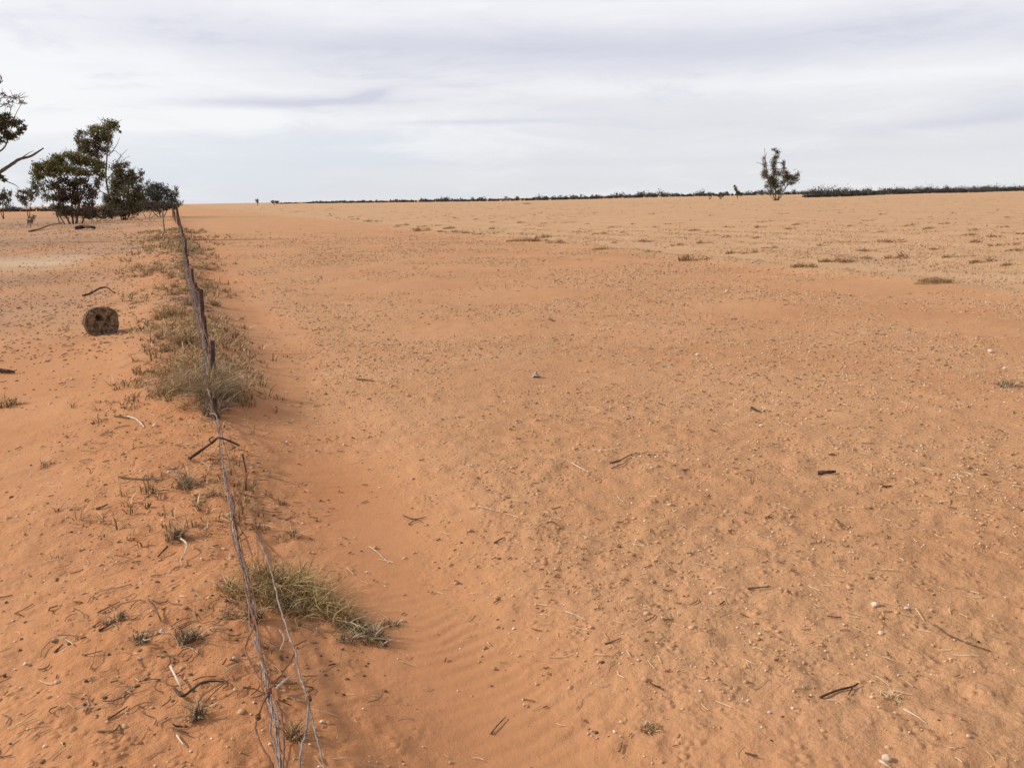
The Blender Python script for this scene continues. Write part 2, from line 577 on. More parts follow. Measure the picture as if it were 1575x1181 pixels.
# ------------------------------------------------------------------ the ground, one sheet to the horizon
def make_ground():
    az = np.concatenate([np.arange(-16, 57, 0.075), np.arange(57, 344, 1.2)])
    az = np.radians(az)
    rr = [0.05, 0.4]
    r = 0.7
    while r < 26:
        rr.append(r); r *= 1.0058 if r > 1.7 else 1.03
    while r < 9000:
        rr.append(r); r *= 1.018
    rr = np.array(rr)
    A, Rr = np.meshgrid(az, rr)
    X, Y = Rr * np.sin(A), Rr * np.cos(A)
    x, y = X.ravel(), Y.ravel()
    z = hz(x, y)
    na, nr = len(az), len(rr)
    idx = np.arange(na * nr).reshape(nr, na)
    nx = np.roll(idx, -1, axis=1)
    F = np.stack([idx[:-1], idx[1:], nx[1:], nx[:-1]], -1).reshape(-1, 4)
    me = np_mesh('ground', np.stack([x, y, z], 1), F)
    s, field, drift, pale, left, track = masks(x, y)
    r_ = np.hypot(x, y)
    nz = vn(x / 2.5, y / 4.0, 35) + 0.6 * vn(x / 0.7, y / 0.9, 36)
    litter = np.clip(ss(-0.5, -2.0, s) * ss(10, 19, y) * (1 - ss(150, 260, r_)) * (0.70 + 0.5 * nz) + np.exp(-(s / 1.1) ** 2) * ss(8, 13, y) * (1 - ss(60, 120, y)) * (0.5 + 0.5 * nz), 0, 1)
    tree_shade = np.exp(-((y - 23.5 - 0.35 * (x + 3) - 0.8 * vn(x / 2, 0.4, 37)) / 1.9) ** 2) * ss(-1.7, -3.4, x + 0.4 * nz) * 0.75  # shadow band of the left gum, painted as a darker colour mask
    tree_shade = np.maximum(tree_shade, np.exp(-((y - 47.0 - 0.3 * (x + 5)) / 6.0) ** 2) * ss(-2.5, -5.0, x + 0.6 * nz) * 0.75)  # second painted gum shadow band, farther out
    tree_shade = np.maximum(tree_shade, ss(70, 82, y) * (1 - ss(112, 135, y)) * ss(-3.5, -7.0, x + nz) * np.clip(0.7 + 0.6 * nz, 0, 1))  # littered ground under the trees, with their shade painted in
    for nme, v in (('litter', litter), ('tree_shade', tree_shade), ('strip', np.clip(np.maximum(field, 0.35 * left), 0, 1)), ('paddock', pale * 0.9 + 0.25 * ss(25, 120, np.hypot(x, y)) * (1 - pale)),
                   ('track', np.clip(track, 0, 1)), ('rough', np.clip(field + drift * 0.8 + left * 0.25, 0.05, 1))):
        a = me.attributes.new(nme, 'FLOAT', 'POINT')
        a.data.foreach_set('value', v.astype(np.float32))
    o = link_mesh('ground', me, 'sand', smooth=True)
    tag(o, kind='structure')


make_ground()


# ------------------------------------------------------------------ scatter: what nobody could count
def rock_templates(n, seed, flat=0.7):
    phi = (1 + 5 ** 0.5) / 2
    V = np.array([(-1, phi, 0), (1, phi, 0), (-1, -phi, 0), (1, -phi, 0), (0, -1, phi), (0, 1, phi), (0, -1, -phi), (0, 1, -phi),
                  (phi, 0, -1), (phi, 0, 1), (-phi, 0, -1), (-phi, 0, 1)], float)
    V /= np.linalg.norm(V[0])
    F = np.array([(0, 11, 5), (0, 5, 1), (0, 1, 7), (0, 7, 10), (0, 10, 11), (1, 5, 9), (5, 11, 4), (11, 10, 2), (10, 7, 6), (7, 1, 8),
                  (3, 9, 4), (3, 4, 2), (3, 2, 6), (3, 6, 8), (3, 8, 9), (4, 9, 5), (2, 4, 11), (6, 2, 10), (8, 6, 7), (9, 8, 1)])
    g = np.random.default_rng(seed)
    T = []
    for _ in range(n):
        v = V * (1 + 0.42 * g.uniform(-1, 1, (12, 1))) * np.array([1, g.uniform(0.6, 1), flat * g.uniform(0.7, 1.1)])
        T.append(v)
    return T, F


def spread(n, r0, r1, power, keep):
    """points on the sand in the sector in front, thinning with distance as r^-power"""
    u = rng.uniform(0, 1, n)
    e = 2 - power
    r = (r0 ** e + u * (r1 ** e - r0 ** e)) ** (1 / e) if abs(e) > 1e-6 else r0 * (r1 / r0) ** u
    a = np.radians(rng.uniform(-17, 58, n))
    x, y = r * np.sin(a), r * np.cos(a)
    k = rng.uniform(0, 1, n) < keep(x, y)
    return x[k], y[k]


def rock_stuff(name, mat, x, y, size, sink=0.25, flat=0.7, label=None, cat=None):
    T, F = rock_templates(8, 5, flat)
    n = len(x)
    z = hz(x, y)
    th = rng.uniform(0, 2 * math.pi, n)
    ti = rng.integers(0, 8, n)
    TV = np.stack(T)[ti] * size[:, None, None]
    c, s_ = np.cos(th)[:, None], np.sin(th)[:, None]
    vx = TV[:, :, 0] * c - TV[:, :, 1] * s_ + x[:, None]
    vy = TV[:, :, 0] * s_ + TV[:, :, 1] * c + y[:, None]
    vz = TV[:, :, 2] + (z + size * (flat - sink) * 0.75)[:, None]
    V = np.stack([vx, vy, vz], -1).reshape(-1, 3)
    FF = (F[None] + (np.arange(n) * 12)[:, None, None]).reshape(-1, 3)
    o = link_mesh(name, np_mesh(name, V, FF), mat)
    return tag(o, label, cat, kind='stuff')


def clumpy(x, y, s, sc=1.0):
    return np.clip(0.55 + 0.9 * vn(x / (1.6 * sc), y / (1.6 * sc), s) + 0.4 * vn(x / (0.4 * sc), y / (0.4 * sc), s + 1), 0, 1)


def keep_field(x, y):
    s, field, drift, pale, left, track = masks(x, y)
    r = np.hypot(x, y)
    return np.clip(field * 0.95 + drift * 0.55 + left * 0.05 * (1 - track) * (1 + 8 * ss(7, 12, y)) + 0.02, 0, 1) * clumpy(x, y, 61) * (1 - ss(14, 58, r))


x, y = spread(165000, 1.8, 60, 0.6, keep_field)
rock_stuff('scattered_clods', 'clod', x, y, np.clip(0.0048 * rng.lognormal(0, 0.42, len(x)), 0.002, 0.0125) * (1 + 0.085 * np.hypot(x, y)), 0.60, 0.75,
           'small reddish clods strewn over the bare paddock', 'clods')
x, y = spread(38000, 1.8, 44, 0.7, keep_field)
rock_stuff('scattered_pebbles', 'pebble', x, y, 0.003 + 0.007 * rng.beta(1.2, 5, len(x)) + 0.0003 * np.hypot(x, y), 0.2, 0.8,
           'tiny pale pebbles sprinkled over the orange sand', 'pebbles')
x, y = spread(30000, 1.8, 58, 0.6, keep_field)
rock_stuff('scattered_dung', 'dark_litter', x, y, np.clip(0.0038 * rng.lognormal(0, 0.45, len(x)), 0.0015, 0.012) * (1 + 0.09 * np.hypot(x, y)), 0.35, 0.5,
           'dark crumbs of dung and bark strewn over the sand', 'dung crumbs')


def stick_stuff(name, mat, x, y, L, w, label, cat, lift=0.004, bend=0.15, tilt=0.12):
    """short bent sticks or straws lying on the sand, three sides and four rings each"""
    n = len(x)
    th = rng.uniform(0, 2 * math.pi, n)
    be = rng.uniform(-1, 1, n) * bend
    tl = rng.uniform(-0.2, 1, n) * tilt
    u = np.array([-0.5, -0.15, 0.2, 0.5])
    lx = L[:, None] * u[None]
    ly = L[:, None] * be[:, None] * (1 - 4 * u[None] ** 2)
    px = x[:, None] + lx * np.cos(th)[:, None] - ly * np.sin(th)[:, None]
    py = y[:, None] + lx * np.sin(th)[:, None] + ly * np.cos(th)[:, None]
    pz = hz(px.ravel(), py.ravel()).reshape(n, 4) + w[:, None] * 0.7 + lift + (lx + L[:, None] * 0.5) * tl[:, None]
    V = np.zeros((n, 4, 3, 3))
    for j in range(3):
        an = 2 * math.pi * j / 3 + math.pi / 2
        V[:, :, j, 0] = px - np.sin(th)[:, None] * math.cos(an) * w[:, None]
        V[:, :, j, 1] = py + np.cos(th)[:, None] * math.cos(an) * w[:, None]
        V[:, :, j, 2] = pz + math.sin(an) * w[:, None]
    f = []
    for i in range(3):
        for j in range(3):
            k = (j + 1) % 3
            f.append((i * 3 + j, i * 3 + k, (i + 1) * 3 + k, (i + 1) * 3 + j))
    F = (np.array(f)[None] + (np.arange(n) * 12)[:, None, None]).reshape(-1, 4)
    o = link_mesh(name, np_mesh(name, V.reshape(-1, 3), F), mat)
    return tag(o, label, cat, kind='stuff')


x, y = spread(21000, 1.8, 30, 0.75, keep_field)
stick_stuff('scattered_straw', 'straw', x, y, 0.015 + 0.10 * rng.beta(1.1, 3, len(x)), rng.uniform(0.0007, 0.0016, len(x)) + 0.0001 * np.hypot(x, y),
            'short pale straws lying over the orange paddock', 'straw')
x, y = spread(9000, 1.8, 30, 0.7, keep_field)
stick_stuff('scattered_twigs', 'dark_litter', x, y, 0.012 + 0.08 * rng.beta(1.1, 4, len(x)), rng.uniform(0.001, 0.0026, len(x)) + 0.00025 * np.hypot(x, y),
            'short dark twigs lying over the orange paddock', 'twigs')


def keep_fence(x, y):
    s, field, drift, pale, left, track = masks(x, y)
    return np.clip(drift ** 1.5, 0, 1) * clumpy(x, y, 65, 0.6)


def along_fence(n, y0, y1, sl, sr):
    yy = y0 * (y1 / y0) ** (rng.uniform(0, 1, n) ** 0.72)
    ss_ = np.abs(rng.normal(0, 1, n))
    sd = np.where(rng.uniform(0, 1, n) < 0.68, -ss_ * sl, ss_ * sr)
    xx = fence_x(yy) + sd
    k = rng.uniform(0, 1, n) < clumpy(xx, yy, 67, 0.5)
    return xx[k], yy[k]


x, y = along_fence(800, 2.2, 45, 0.28, 0.20)
stick_stuff('fence_line_twigs', 'dark_litter', x, y, 0.01 + 0.06 * rng.beta(1.1, 2.5, len(x)) + 0.006 * y, rng.uniform(0.0012, 0.003, len(x)) + 0.0002 * y,
            'dark twigs heaped in the drift along the wire fence', 'twigs', 0.006, 0.5, 0.25)
x, y = along_fence(2300, 1.7, 45, 0.36, 0.22)
stick_stuff('fence_line_straw', 'grey_grass', x, y, rng.uniform(0.02, 0.10, len(x)) + 0.006 * y, rng.uniform(0.0008, 0.0018, len(x)) + 0.0002 * y,
            'greyish straws caught in the drift along the wire fence', 'straw', 0.006, 0.25, 0.3)
x, y = along_fence(2400, 1.7, 45, 0.55, 0.3)
rock_stuff('fence_line_crumbs', 'dark_litter', x, y, 0.004 + 0.010 * rng.beta(1.3, 4, len(x)) + 0.0004 * np.hypot(x, y), 0.3, 0.6,
           'dark crumbs of bark and dung along the wire fence', 'litter')


# far paddock: larger crumbs of broken soil
def keep_far(x, y):
    s, field, drift, pale, left, track = masks(x, y)
    row = np.clip(np.cos(x * 2 * math.pi / 2.6) * 0.6 + 0.5, 0.05, 1)
    r = np.hypot(x, y)
    return pale * row * np.clip(0.35 + 1.0 * vn(x / 3, y / 9, 71), 0, 1) * (1 - ss(70, 185, r)) * ss(14, 26, r)


x, y = spread(9000, 14, 190, 1.0, keep_far)
rock_stuff('paddock_clods', 'clod', x, y, 0.025 + 0.05 * rng.beta(1.2, 4, len(x)), 0.45, 0.45,
           'broken clods of soil across the pale far paddock', 'clods')


# ------------------------------------------------------------------ the half buried wire fence
def fpt(y, h):
    """a point of the fence line at distance y and height h over the sand"""
    xx = float(fence_x(y))
    return np.array([xx, y, hz1(xx, y) + h])


def make_fence():
    root = empty('wire_fence', (FA, 6.2, hz1(FA, 6.2)))
    tag(root, 'old wire fence on thin dark posts, half buried in drifted red sand', 'fence')
    O = np.array(root.location)
    r2 = random.Random(4)
    y = 6.7
    posts = []
    while y < 150:
        hh = (0.20, 0.34, 0.44, 0.50)[min(len(posts), 3)] + r2.uniform(-0.05, 0.05) + 0.40 * float(ss(28, 80, y))
        top = fpt(y, hh)
        lean = np.array([r2.uniform(-0.015, 0.030), r2.uniform(-0.05, 0.04), 0])
        b = MB()
        base = fpt(y, -0.25) - lean * 0.4
        rad = r2.uniform(0.018, 0.025)
        pts = [base + (top + lean - base) * q for q in (0, 0.25, 0.5, 0.75, 0.97, 1.0)]
        b.tube(pts, [rad * k for k in (1.05, 1.03, 1.0, 0.97, 0.93, 0.78)], 8, True, 0.09)
        b.build('post', 'dark_post', root, origin=O)
        posts.append((y, top + lean))
        y += r2.uniform(1.3, 1.7) if y < 40 else (3.2 if y < 70 else 6.0)

    def wire_at(i, hfrac, dx=-0.034):
        b0 = fpt(posts[i][0], 0)
        return b0 + (posts[i][1] - b0) * hfrac + np.array([dx, 0, 0])
    # tight wires between the standing posts
    for hfrac, mat, rad in ((0.95, 'rusty_wire', 0.0035), (0.72, 'rusty_wire', 0.003), (0.45, 'galvanised_wire', 0.003), (0.18, 'galvanised_wire', 0.003)):
        pts = []
        for i in range(len(posts)):
            pts.append(wire_at(i, hfrac))
            if i + 1 < len(posts):
                pts.append((pts[-1] + wire_at(i + 1, hfrac)) / 2 - np.array([0, 0, 0.015]))
        b = MB()
        b.tube(pts, rad, 5)
        b.build('wire', mat, root, origin=O, smooth=True)
    # the netting: one wire laced up and down between the strands, as far as it can be told
    zig = []
    yy, up_ = 6.4, False
    while yy < 40:
        hh = 0.28 + 0.22 * float(ss(6.5, 11, yy)) + 0.35 * float(ss(28, 80, yy))
        lo, hi = fpt(yy, -0.03), fpt(yy + 0.02, hh * r2.uniform(0.8, 1.05))
        lo[0] -= 0.045 + r2.uniform(-0.012, 0.02)
        hi[0] -= 0.038 + r2.uniform(-0.01, 0.012)
        mid = (lo + hi) / 2 + np.array([r2.uniform(-0.03, 0.02), r2.uniform(-0.03, 0.03), 0])
        zig += [hi, mid, lo] if up_ else [lo, mid, hi]
        up_ = not up_
        yy += 0.26 if yy < 20 else 0.34
    b = MB()
    b.tube(zig, 0.0024, 4)
    b.build('netting', 'galvanised_wire', root, origin=O)

    # the slack netting that sags out of the drift in the foreground
    def px_wire(pts, mat, rad, twist=0.0, name='wire', n=6, end=None):
        P = [gp(p[0], p[1], 0.0) for p in pts]
        Q = []
        for p, g in zip(pts, P):
            h = p[2]
            d = ray(p[0], p[1])
            # climb back along the ray until it is h over the sand there
            Q.append(gp(p[0], p[1], h))
        if end is not None:
            Q = list(end) + Q
        L = smooth_line(Q, n)
        b = MB()
        if twist:
            S_ = np.cumsum([0] + [np.linalg.norm(L[i + 1] - L[i]) for i in range(len(L) - 1)])
            tot = S_[-1]
            m_ = int(tot / 0.012)
            s2 = np.linspace(0, tot, m_)
            LL = np.stack([np.interp(s2, S_, [q[k] for q in L]) for k in range(3)], 1)
            wv = 0.35 * np.sin(s2 * 9.0) + s2 * 2 * math.pi / 0.26
            for ph in (0, math.pi):
                off = np.stack([np.cos(wv + ph) * twist, 0 * s2, np.sin(wv + ph) * twist], 1)
                b.tube(list(LL + off), rad, 5)
        else:
            b.tube([q + np.array([r2.uniform(-1, 1), r2.uniform(-1, 1), r2.uniform(-1, 1)]) * rad * 0.7 for q in L], rad, 6)
        return b.build(name, mat, root, origin=O, smooth=True)

    p0, t0 = posts[0]
    b0 = fpt(p0, 0)

    def on_post(f):
        return [b0 + (t0 - b0) * f + np.array([-0.045, -0.02, 0])]
    px_wire([(333, 640, .20), (339, 675, .12), (343, 709, .10), (345, 733, .09), (349, 755, .09), (354, 778, .09), (357, 800, .08), (363, 830, .09),
             (370, 858, .10), (377, 885, .10), (386, 920, .10), (391, 950, .10), (398, 985, .11), (405, 1020, .11), (412, 1055, .12), (419, 1090, .12),
             (426, 1130, .12), (432, 1175, .12), (438, 1230, .12), (446, 1300, .12), (456, 1400, .10)], 'galvanised_wire', 0.0027, 0.0030, end=on_post(0.35))
    px_wire([(337, 648, .16), (344, 680, .13), (351, 704, .12), (354, 728, .11), (359, 753, .11), (361, 772, .11), (358, 792, .10), (355, 812, .10),
             (360, 836, .11), (366, 856, .11), (374, 878, .11), (382, 905, .11), (386, 935, .11), (396, 965, .11), (402, 1005, .11), (411, 1040, .12),
             (414, 1062, .12), (428, 1085, .13), (433, 1102, .13), (436, 1140, .13), (436, 1185, .13), (440, 1240, .12), (447, 1310, .10)], 'rusty_wire', 0.0030, end=on_post(0.8))
    px_wire([(334, 655, .11), (340, 700, .08), (349, 740, .07), (352, 770, .07), (362, 800, .07), (366, 830, .07), (376, 866, .07), (388, 905, .08),
             (394, 940, .08), (392, 958, .10), (381, 984, .12), (378, 1000, .12), (386, 1019, .12), (401, 1046, .12), (414, 1063, .12), (404, 1082, .12),
             (397, 1101, .12), (393, 1119, .12), (400, 1140, .12), (416, 1171, .11), (428, 1200, .09), (437, 1240, .06)], 'rusty_wire', 0.0030, end=on_post(0.55))
    # the loose selvedge wire on the right and the diagonal that ties it back
    px_wire([(393, 815, 0.000), (399, 831, 0.030), (407, 850, 0.054), (413, 866, 0.078), (420, 892, 0.096), (430, 930, 0.114), (441, 965, 0.126), (447, 985, 0.132), (454, 1001, 0.132),
             (458, 1023, 0.138), (464, 1046, 0.138), (471, 1068, 0.138), (475, 1080, 0.138), (472, 1115, 0.132), (465, 1147, 0.126), (459, 1187, 0.120), (452, 1260, 0.090)],
            'galvanised_wire', 0.0032)
    px_wire([(474, 1076, 0.138), (479, 1100, 0.132), (484, 1125, 0.126), (492, 1151, 0.120), (499, 1187, 0.108), (508, 1240, 0.072)], 'galvanised_wire', 0.0024)
    px_wire([(447, 985, 0.132), (453, 1000, 0.126), (449, 1013, 0.114), (438, 1030, 0.096), (427, 1044, 0.084), (414, 1063, 0.072)], 'rusty_wire', 0.0026)
    px_wire([(360, 783, 0.054), (368, 768, 0.072), (374, 750, 0.096), (377, 728, 0.108), (375, 712, 0.114)], 'rusty_wire', 0.0022)
    px_wire([(365, 803, 0.048), (374, 798, 0.072), (386, 796, 0.084), (391, 806, 0.078), (386, 815, 0.060), (378, 812, 0.048)], 'rusty_wire', 0.0016)
    # slack strands and barbs tangled round the bundle
    for q in range(4):
        rq = random.Random(40 + q)
        pts = []
        for py in range(665 + 25 * q, 1240, 27):
            bx = 338 + (py - 665) * 0.182 + 9 * math.sin(py / 47.0 + q * 1.7) * (0.5 + 0.5 * math.sin(py / 90.0 + q)) + rq.uniform(-3.5, 3.5)
            pts.append((bx, py, 0.05 + 0.035 * math.sin(py / 60.0 + q * 2)))
        px_wire(pts, 'rusty_wire' if q % 2 else 'galvanised_wire', 0.0019)
    # tie knots
    for px, py, h in ((475, 1074, .14), (397, 1102, .12), (414, 1063, .125), (393, 957, .10)):
        c = gp(px, py, h)
        b = MB()
        L = []
        for k in range(22):
            an = k * 0.95
            L.append(c + np.array([math.cos(an) * 0.007, (k - 11) * 0.0011, math.sin(an) * 0.007]))
        b.tube(L, 0.0022, 5)
        b.build('tie_knot', 'rusty_wire', root, origin=O, smooth=True)


make_fence()


# two stray posts where the fence line comes out of the drift
def lone_post(pxb, pxt, D, rad, label, mat='grey_timber'):
    p = gp(*pxb)
    D = float(np.dot(p - CAM, fh))
    q = at(pxt[0], pxt[1], D)
    b = MB()
    a = p - np.array([0, 0, 0.3])
    b.tube([a + (q - a) * k for k in (0, 0.3, 0.6, 0.97, 1)], [rad * 1.05, rad, rad * 0.95, rad * 0.9, rad * 0.7], 9, True, 0.06)
    tag(b.build('fence_post', mat, origin=p), label, 'post')


lone_post((253, 361), (250, 324), 48, 0.045, 'thin leaning timber post standing alone left of the buried fence')
lone_post((277, 346), (271, 317), 60, 0.085, 'tall dark strainer post at the far end of the fence below the grey bush', 'dark_wood')


# ------------------------------------------------------------------ grass
def blades(n, rad, hgt, seed, w=0.0022, spreadf=1.0, flat=0.0, ell=1.0, wind=(0.12, -0.05), curl=0.6):
    g = np.random.default_rng(seed)
    rr = rad * np.sqrt(g.uniform(0, 1, n)) * 0.75
    an = g.uniform(0, 2 * math.pi, n)
    bx, by = rr * np.cos(an) * ell, rr * np.sin(an)
    L = hgt * (0.30 + 1.1 * g.beta(1.6, 2.2, n))
    out = spreadf * (0.25 + 0.9 * rr / max(rad, 1e-6)) * g.uniform(0.4, 1.5, n)
    a2 = an + g.normal(0, 1.3, n)
    dx, dy = np.cos(a2) * out + wind[0], np.sin(a2) * out + wind[1]
    kink = g.normal(0, curl, (n, 2))
    V = np.zeros((n, 4, 2, 3))
    ww = w * g.uniform(0.6, 1.5, n)
    pa = g.uniform(0, math.pi, n)
    for i, u in enumerate((0, 0.35, 0.7, 1.0)):
        cx = bx + L * (dx * u ** 1.4 * 0.8 + kink[:, 0] * u * u * 0.5)
        cy = by + L * (dy * u ** 1.4 * 0.8 + kink[:, 1] * u * u * 0.5)
        cz = L * (u - 0.42 * np.hypot(dx, dy) * u ** 2.2) * (1 - flat)
        cz = np.maximum(cz, 0.004 * g.uniform(0, 1, n)) - (0.02 if u == 0 else 0)
        wk = ww * (1, 0.9, 0.65, 0.15)[i]
        for j, sg in enumerate((-1, 1)):
            V[:, i, j, 0] = cx + sg * np.cos(pa) * wk
            V[:, i, j, 1] = cy + sg * np.sin(pa) * wk
            V[:, i, j, 2] = cz
    return V


def blade_mesh(name, V):
    n = len(V)
    f = np.array([(0, 1, 3, 2), (2, 3, 5, 4), (4, 5, 7, 6)])
    F = (f[None] + (np.arange(n) * 8)[:, None, None]).reshape(-1, 4)
    return np_mesh(name, V.reshape(-1, 3), F)


def tussock(px, py, rpx, hgt, n, mat, label, seed, name='grass_tussock', cat='grass tussock', lobes=4, w=0.0022, spreadf=1.0, flat=0.0, ell=1.0, drop=True, group=None):
    p = gp(px, py)
    D = np.linalg.norm(p - CAM)
    rad = rpx / FPX * D
    g = np.random.default_rng(seed)
    Vs = []
    for k in range(lobes):
        a, q = g.uniform(0, 6.28), rad * (0.0 if k == 0 else g.uniform(0.25, 0.75))
        r_ = rad * (0.55 if k == 0 else g.uniform(0.25, 0.5)) if lobes > 1 else rad
        V = blades(int(n * (1.6 if k == 0 else 0.8) / lobes) + 6, r_, hgt * (1 if k == 0 else g.uniform(0.45, 0.9)), seed * 31 + k, w, spreadf, flat, 1.0)
        ox, oy = math.cos(a) * q * ell, math.sin(a) * q
        V[..., 0] += ox
        V[..., 1] += oy
        if drop:
            zc = hz(p[0] + V[:, 0, 0, 0], p[1] + V[:, 0, 0, 1]) - p[2]
            V[..., 2] += zc[:, None, None]
        Vs.append(V)
    o = link_mesh(name, blade_mesh(name, np.concatenate(Vs)), mat, loc=p)
    return tag(o, label, cat, group)


TUS = [
    # px, py, radius px, height m, blades, material, label
    (270, 488, 30, .30, 420, 'dry_grass', 'pale dry grass tussock left of the dark fence posts, behind the short black stick'),
    (292, 470, 18, .26, 200, 'grey_grass', 'narrow grey tussock pressed against the left side of the dark fence posts'),
    (292, 530, 22, .28, 300, 'dry_grass', 'small olive tussock left of the fence just beyond the biggest tussock'),
    (325, 640, 16, .14, 160, 'grey_grass', 'low dark tuft under the wires in front of the first fence post'),
    (390, 950, 22, .10, 200, 'dry_grass', 'dark flattened tuft beneath the twisted wires'),
    (284, 750, 18, .13, 130, 'grey_grass', 'small grey wiry tuft left of the fence beyond the forked stick'),
    (266, 830, 24, .10, 170, 'grey_grass', 'low straggly grey tuft with a pale curled root left of the fence'),
    (292, 985, 18, .09, 130, 'grey_grass', 'green-grey tuft beside a white pebble in the near drift'),
    (303, 1104, 14, .07, 90, 'grey_grass', 'little dark tuft near the bottom edge left of the wires'),
    (452, 1135, 16, .07, 110, 'dry_grass', 'little brown tuft between the two wires at the bottom of the picture'),
    (245, 415, 22, .20, 170, 'dry_grass', 'low brown tussock among the crumbs far left of the dark posts'),
    (268, 385, 14, .28, 150, 'dry_grass', 'far dry tussock against the left side of the fence below the lone thin post'),
    (318, 385, 10, .24, 120, 'dry_grass', 'far brown tuft on the right side of the fence'),
    (318, 415, 9, .22, 110, 'dry_grass', 'brown tuft right of the dark posts, next nearer than the farthest one'),
    (330, 470, 12, .18, 140, 'dry_grass', 'dry tuft right of the dark posts opposite the pale tussock'),
    (338, 495, 16, .13, 170, 'dry_grass', 'low dry tuft trailing right from the fence with a dark shadow'),
    (212, 466, 22, .07, 130, 'brown_tuft', 'low brown mat of dead grass just behind the round log'),
    (1550, 594, 24, .09, 170, 'grey_grass', 'dark scraggly tuft at the right edge of the bare paddock'),
    (995, 1122, 24, .022, 110, 'dry_grass', 'flattened straw-coloured clump in the bottom foreground of the paddock'),
    (70, 716, 16, .05, 40, 'grey_grass', 'sparse pale wisp of grass on smooth sand at the left'),
    (10, 625, 26, .14, 110, 'dry_grass', 'sparse dry tuft at the left edge below the dark stick'),
    (1370, 1075, 20, .03, 50, 'straw', 'loose pinch of pale straw in the lower right paddock'),
    (180, 955, 22, .05, 60, 'grey_grass', 'thin greyish wisp on the sand far left of the twisted wires'),
    (215, 985, 16, .04, 90, 'grey_grass', 'purplish grey smear of dead grass left of the white pebble'),
    (335, 375, 16, .15, 90, 'brown_tuft', 'small far tuft standing a little out from the fence on the right'),
    (232, 735, 20, .05, 60, 'dry_grass', 'loose straw wisp just left of the small grey wiry tuft'),
    (430, 775, 12, .05, 40, 'dry_grass', 'tiny brown wisp on the rippled sand right of the forked stick'),
    (450, 825, 30, .05, 110, 'dry_grass', 'thin scatter of brown grass just beyond the yellowish tussock'),
]
for i, (px, py, rp, h, n, mat, lab) in enumerate(TUS):
    nm = 'grass_tussock'
    tussock(px, py, rp, h, n, mat, lab, 100 + i, nm, w=0.0018 if py > 650 else 0.003, spreadf=1.25, lobes=5 if n > 150 else 3)

# the thin dry growth that fills the drift on both sides of the fence
def drift_grass():
    g = np.random.default_rng(55)
    n = 3900
    yy = 4.4 * (60 / 4.4) ** g.uniform(0, 1, n) ** 0.9
    sd = np.where(g.uniform(0, 1, n) < 0.62, -np.abs(g.normal(0, 1, n)) * (0.22 + 0.022 * yy), np.abs(g.normal(0, 1, n)) * (0.10 + 0.014 * yy))
    xx = fence_x(yy) + sd
    kp = g.uniform(0, 1, n) < np.clip(0.35 + 1.3 * vn(xx / 0.9, yy / 1.6, 81), 0.03, 1)
    xx, yy = xx[kp], yy[kp]
    z = hz(xx, yy)
    Vs = []
    for i, (a, b_, c_) in enumerate(zip(xx, yy, z)):
        sc = 0.6 + 0.035 * b_
        V = blades(9, 0.05 * sc, g.uniform(0.05, 0.15) * min(sc, 1.7), 5000 + i, 0.0022 + 0.0003 * b_, 1.5)
        V = V + np.array([a, b_, c_])
        Vs.append(V)
    o = link_mesh('drift_grass', blade_mesh('drift_grass', np.concatenate(Vs)), 'dry_grass')
    tag(o, 'thin dry brown grass scattered through the drift on both sides of the fence', 'grass', kind='stuff')


drift_grass()


def grass_mat(name, spots, mat, label, seed, w=0.0018):
    """one spreading plant with several crowns (px, py, radius px, height m, blades)"""
    p = gp(spots[0][0], spots[0][1])
    Vs = []
    for k, (px, py, rp, h, n) in enumerate(spots):
        q = gp(px, py)
        rad = rp / FPX * np.linalg.norm(q - CAM)
        V = blades(int(n * 0.85), rad, h, seed + k, w, 1.5, 0.0, 1.2, curl=1.3)
        zc = hz(q[0] + V[:, 0, 0, 0], q[1] + V[:, 0, 0, 1]) - q[2]
        V[..., 2] += zc[:, None, None]
        Vs.append(V + (q - p))
    tag(link_mesh(name, blade_mesh(name, np.concatenate(Vs)), mat, loc=p), label, 'grass tussock')


grass_mat('grass_tussock', [(432, 903, 34, .12, 420), (405, 890, 24, .10, 220), (460, 905, 32, .12, 380), (478, 925, 34, .11, 380), (420, 925, 30, .09, 240), (500, 940, 30, .10, 300), (525, 955, 26, .08, 240), (380, 915, 22, .08, 160),
          (350, 905, 16, .07, 90), (450, 940, 30, .07, 200)], 'yellow_grass', 'yellowish spreading mat of curly grass right of the twisted wires', 700)
grass_mat('grass_tussock', [(548, 968, 22, .06, 200), (568, 980, 20, .06, 180), (585, 990, 14, .05, 90), (535, 985, 16, .05, 80), (600, 962, 16, .04, 60)], 'grey_grass', 'grey dead tail end of the grass mat right of the wires', 730)
grass_mat('grass_tussock', [(275, 600, 34, .17, 420), (300, 590, 30, .20, 420), (258, 606, 26, .10, 200), (310, 570, 24, .18, 240), (295, 625, 24, .10, 160), (270, 575, 24, .14, 200), (318, 612, 22, .20, 260)], 'dry_grass',
          'biggest dry tussock, sprawling on the left side of the fence', 750, 0.002)
grass_mat('grass_tussock', [(325, 612, 20, .26, 300), (322, 585, 18, .26, 220), (333, 630, 16, .18, 160), (316, 600, 16, .2, 140)], 'grey_grass', 'greyish tussock growing up through the fence wires at the first post', 790, 0.002)
grass_mat('grass_tussock', [(345, 600, 24, .22, 360), (360, 612, 22, .14, 220), (335, 622, 20, .16, 240), (372, 622, 16, .08, 90), (340, 580, 18, .18, 160)], 'dark_grass', 'dark brown tussock on the right side of the fence opposite the biggest one', 770, 0.002)

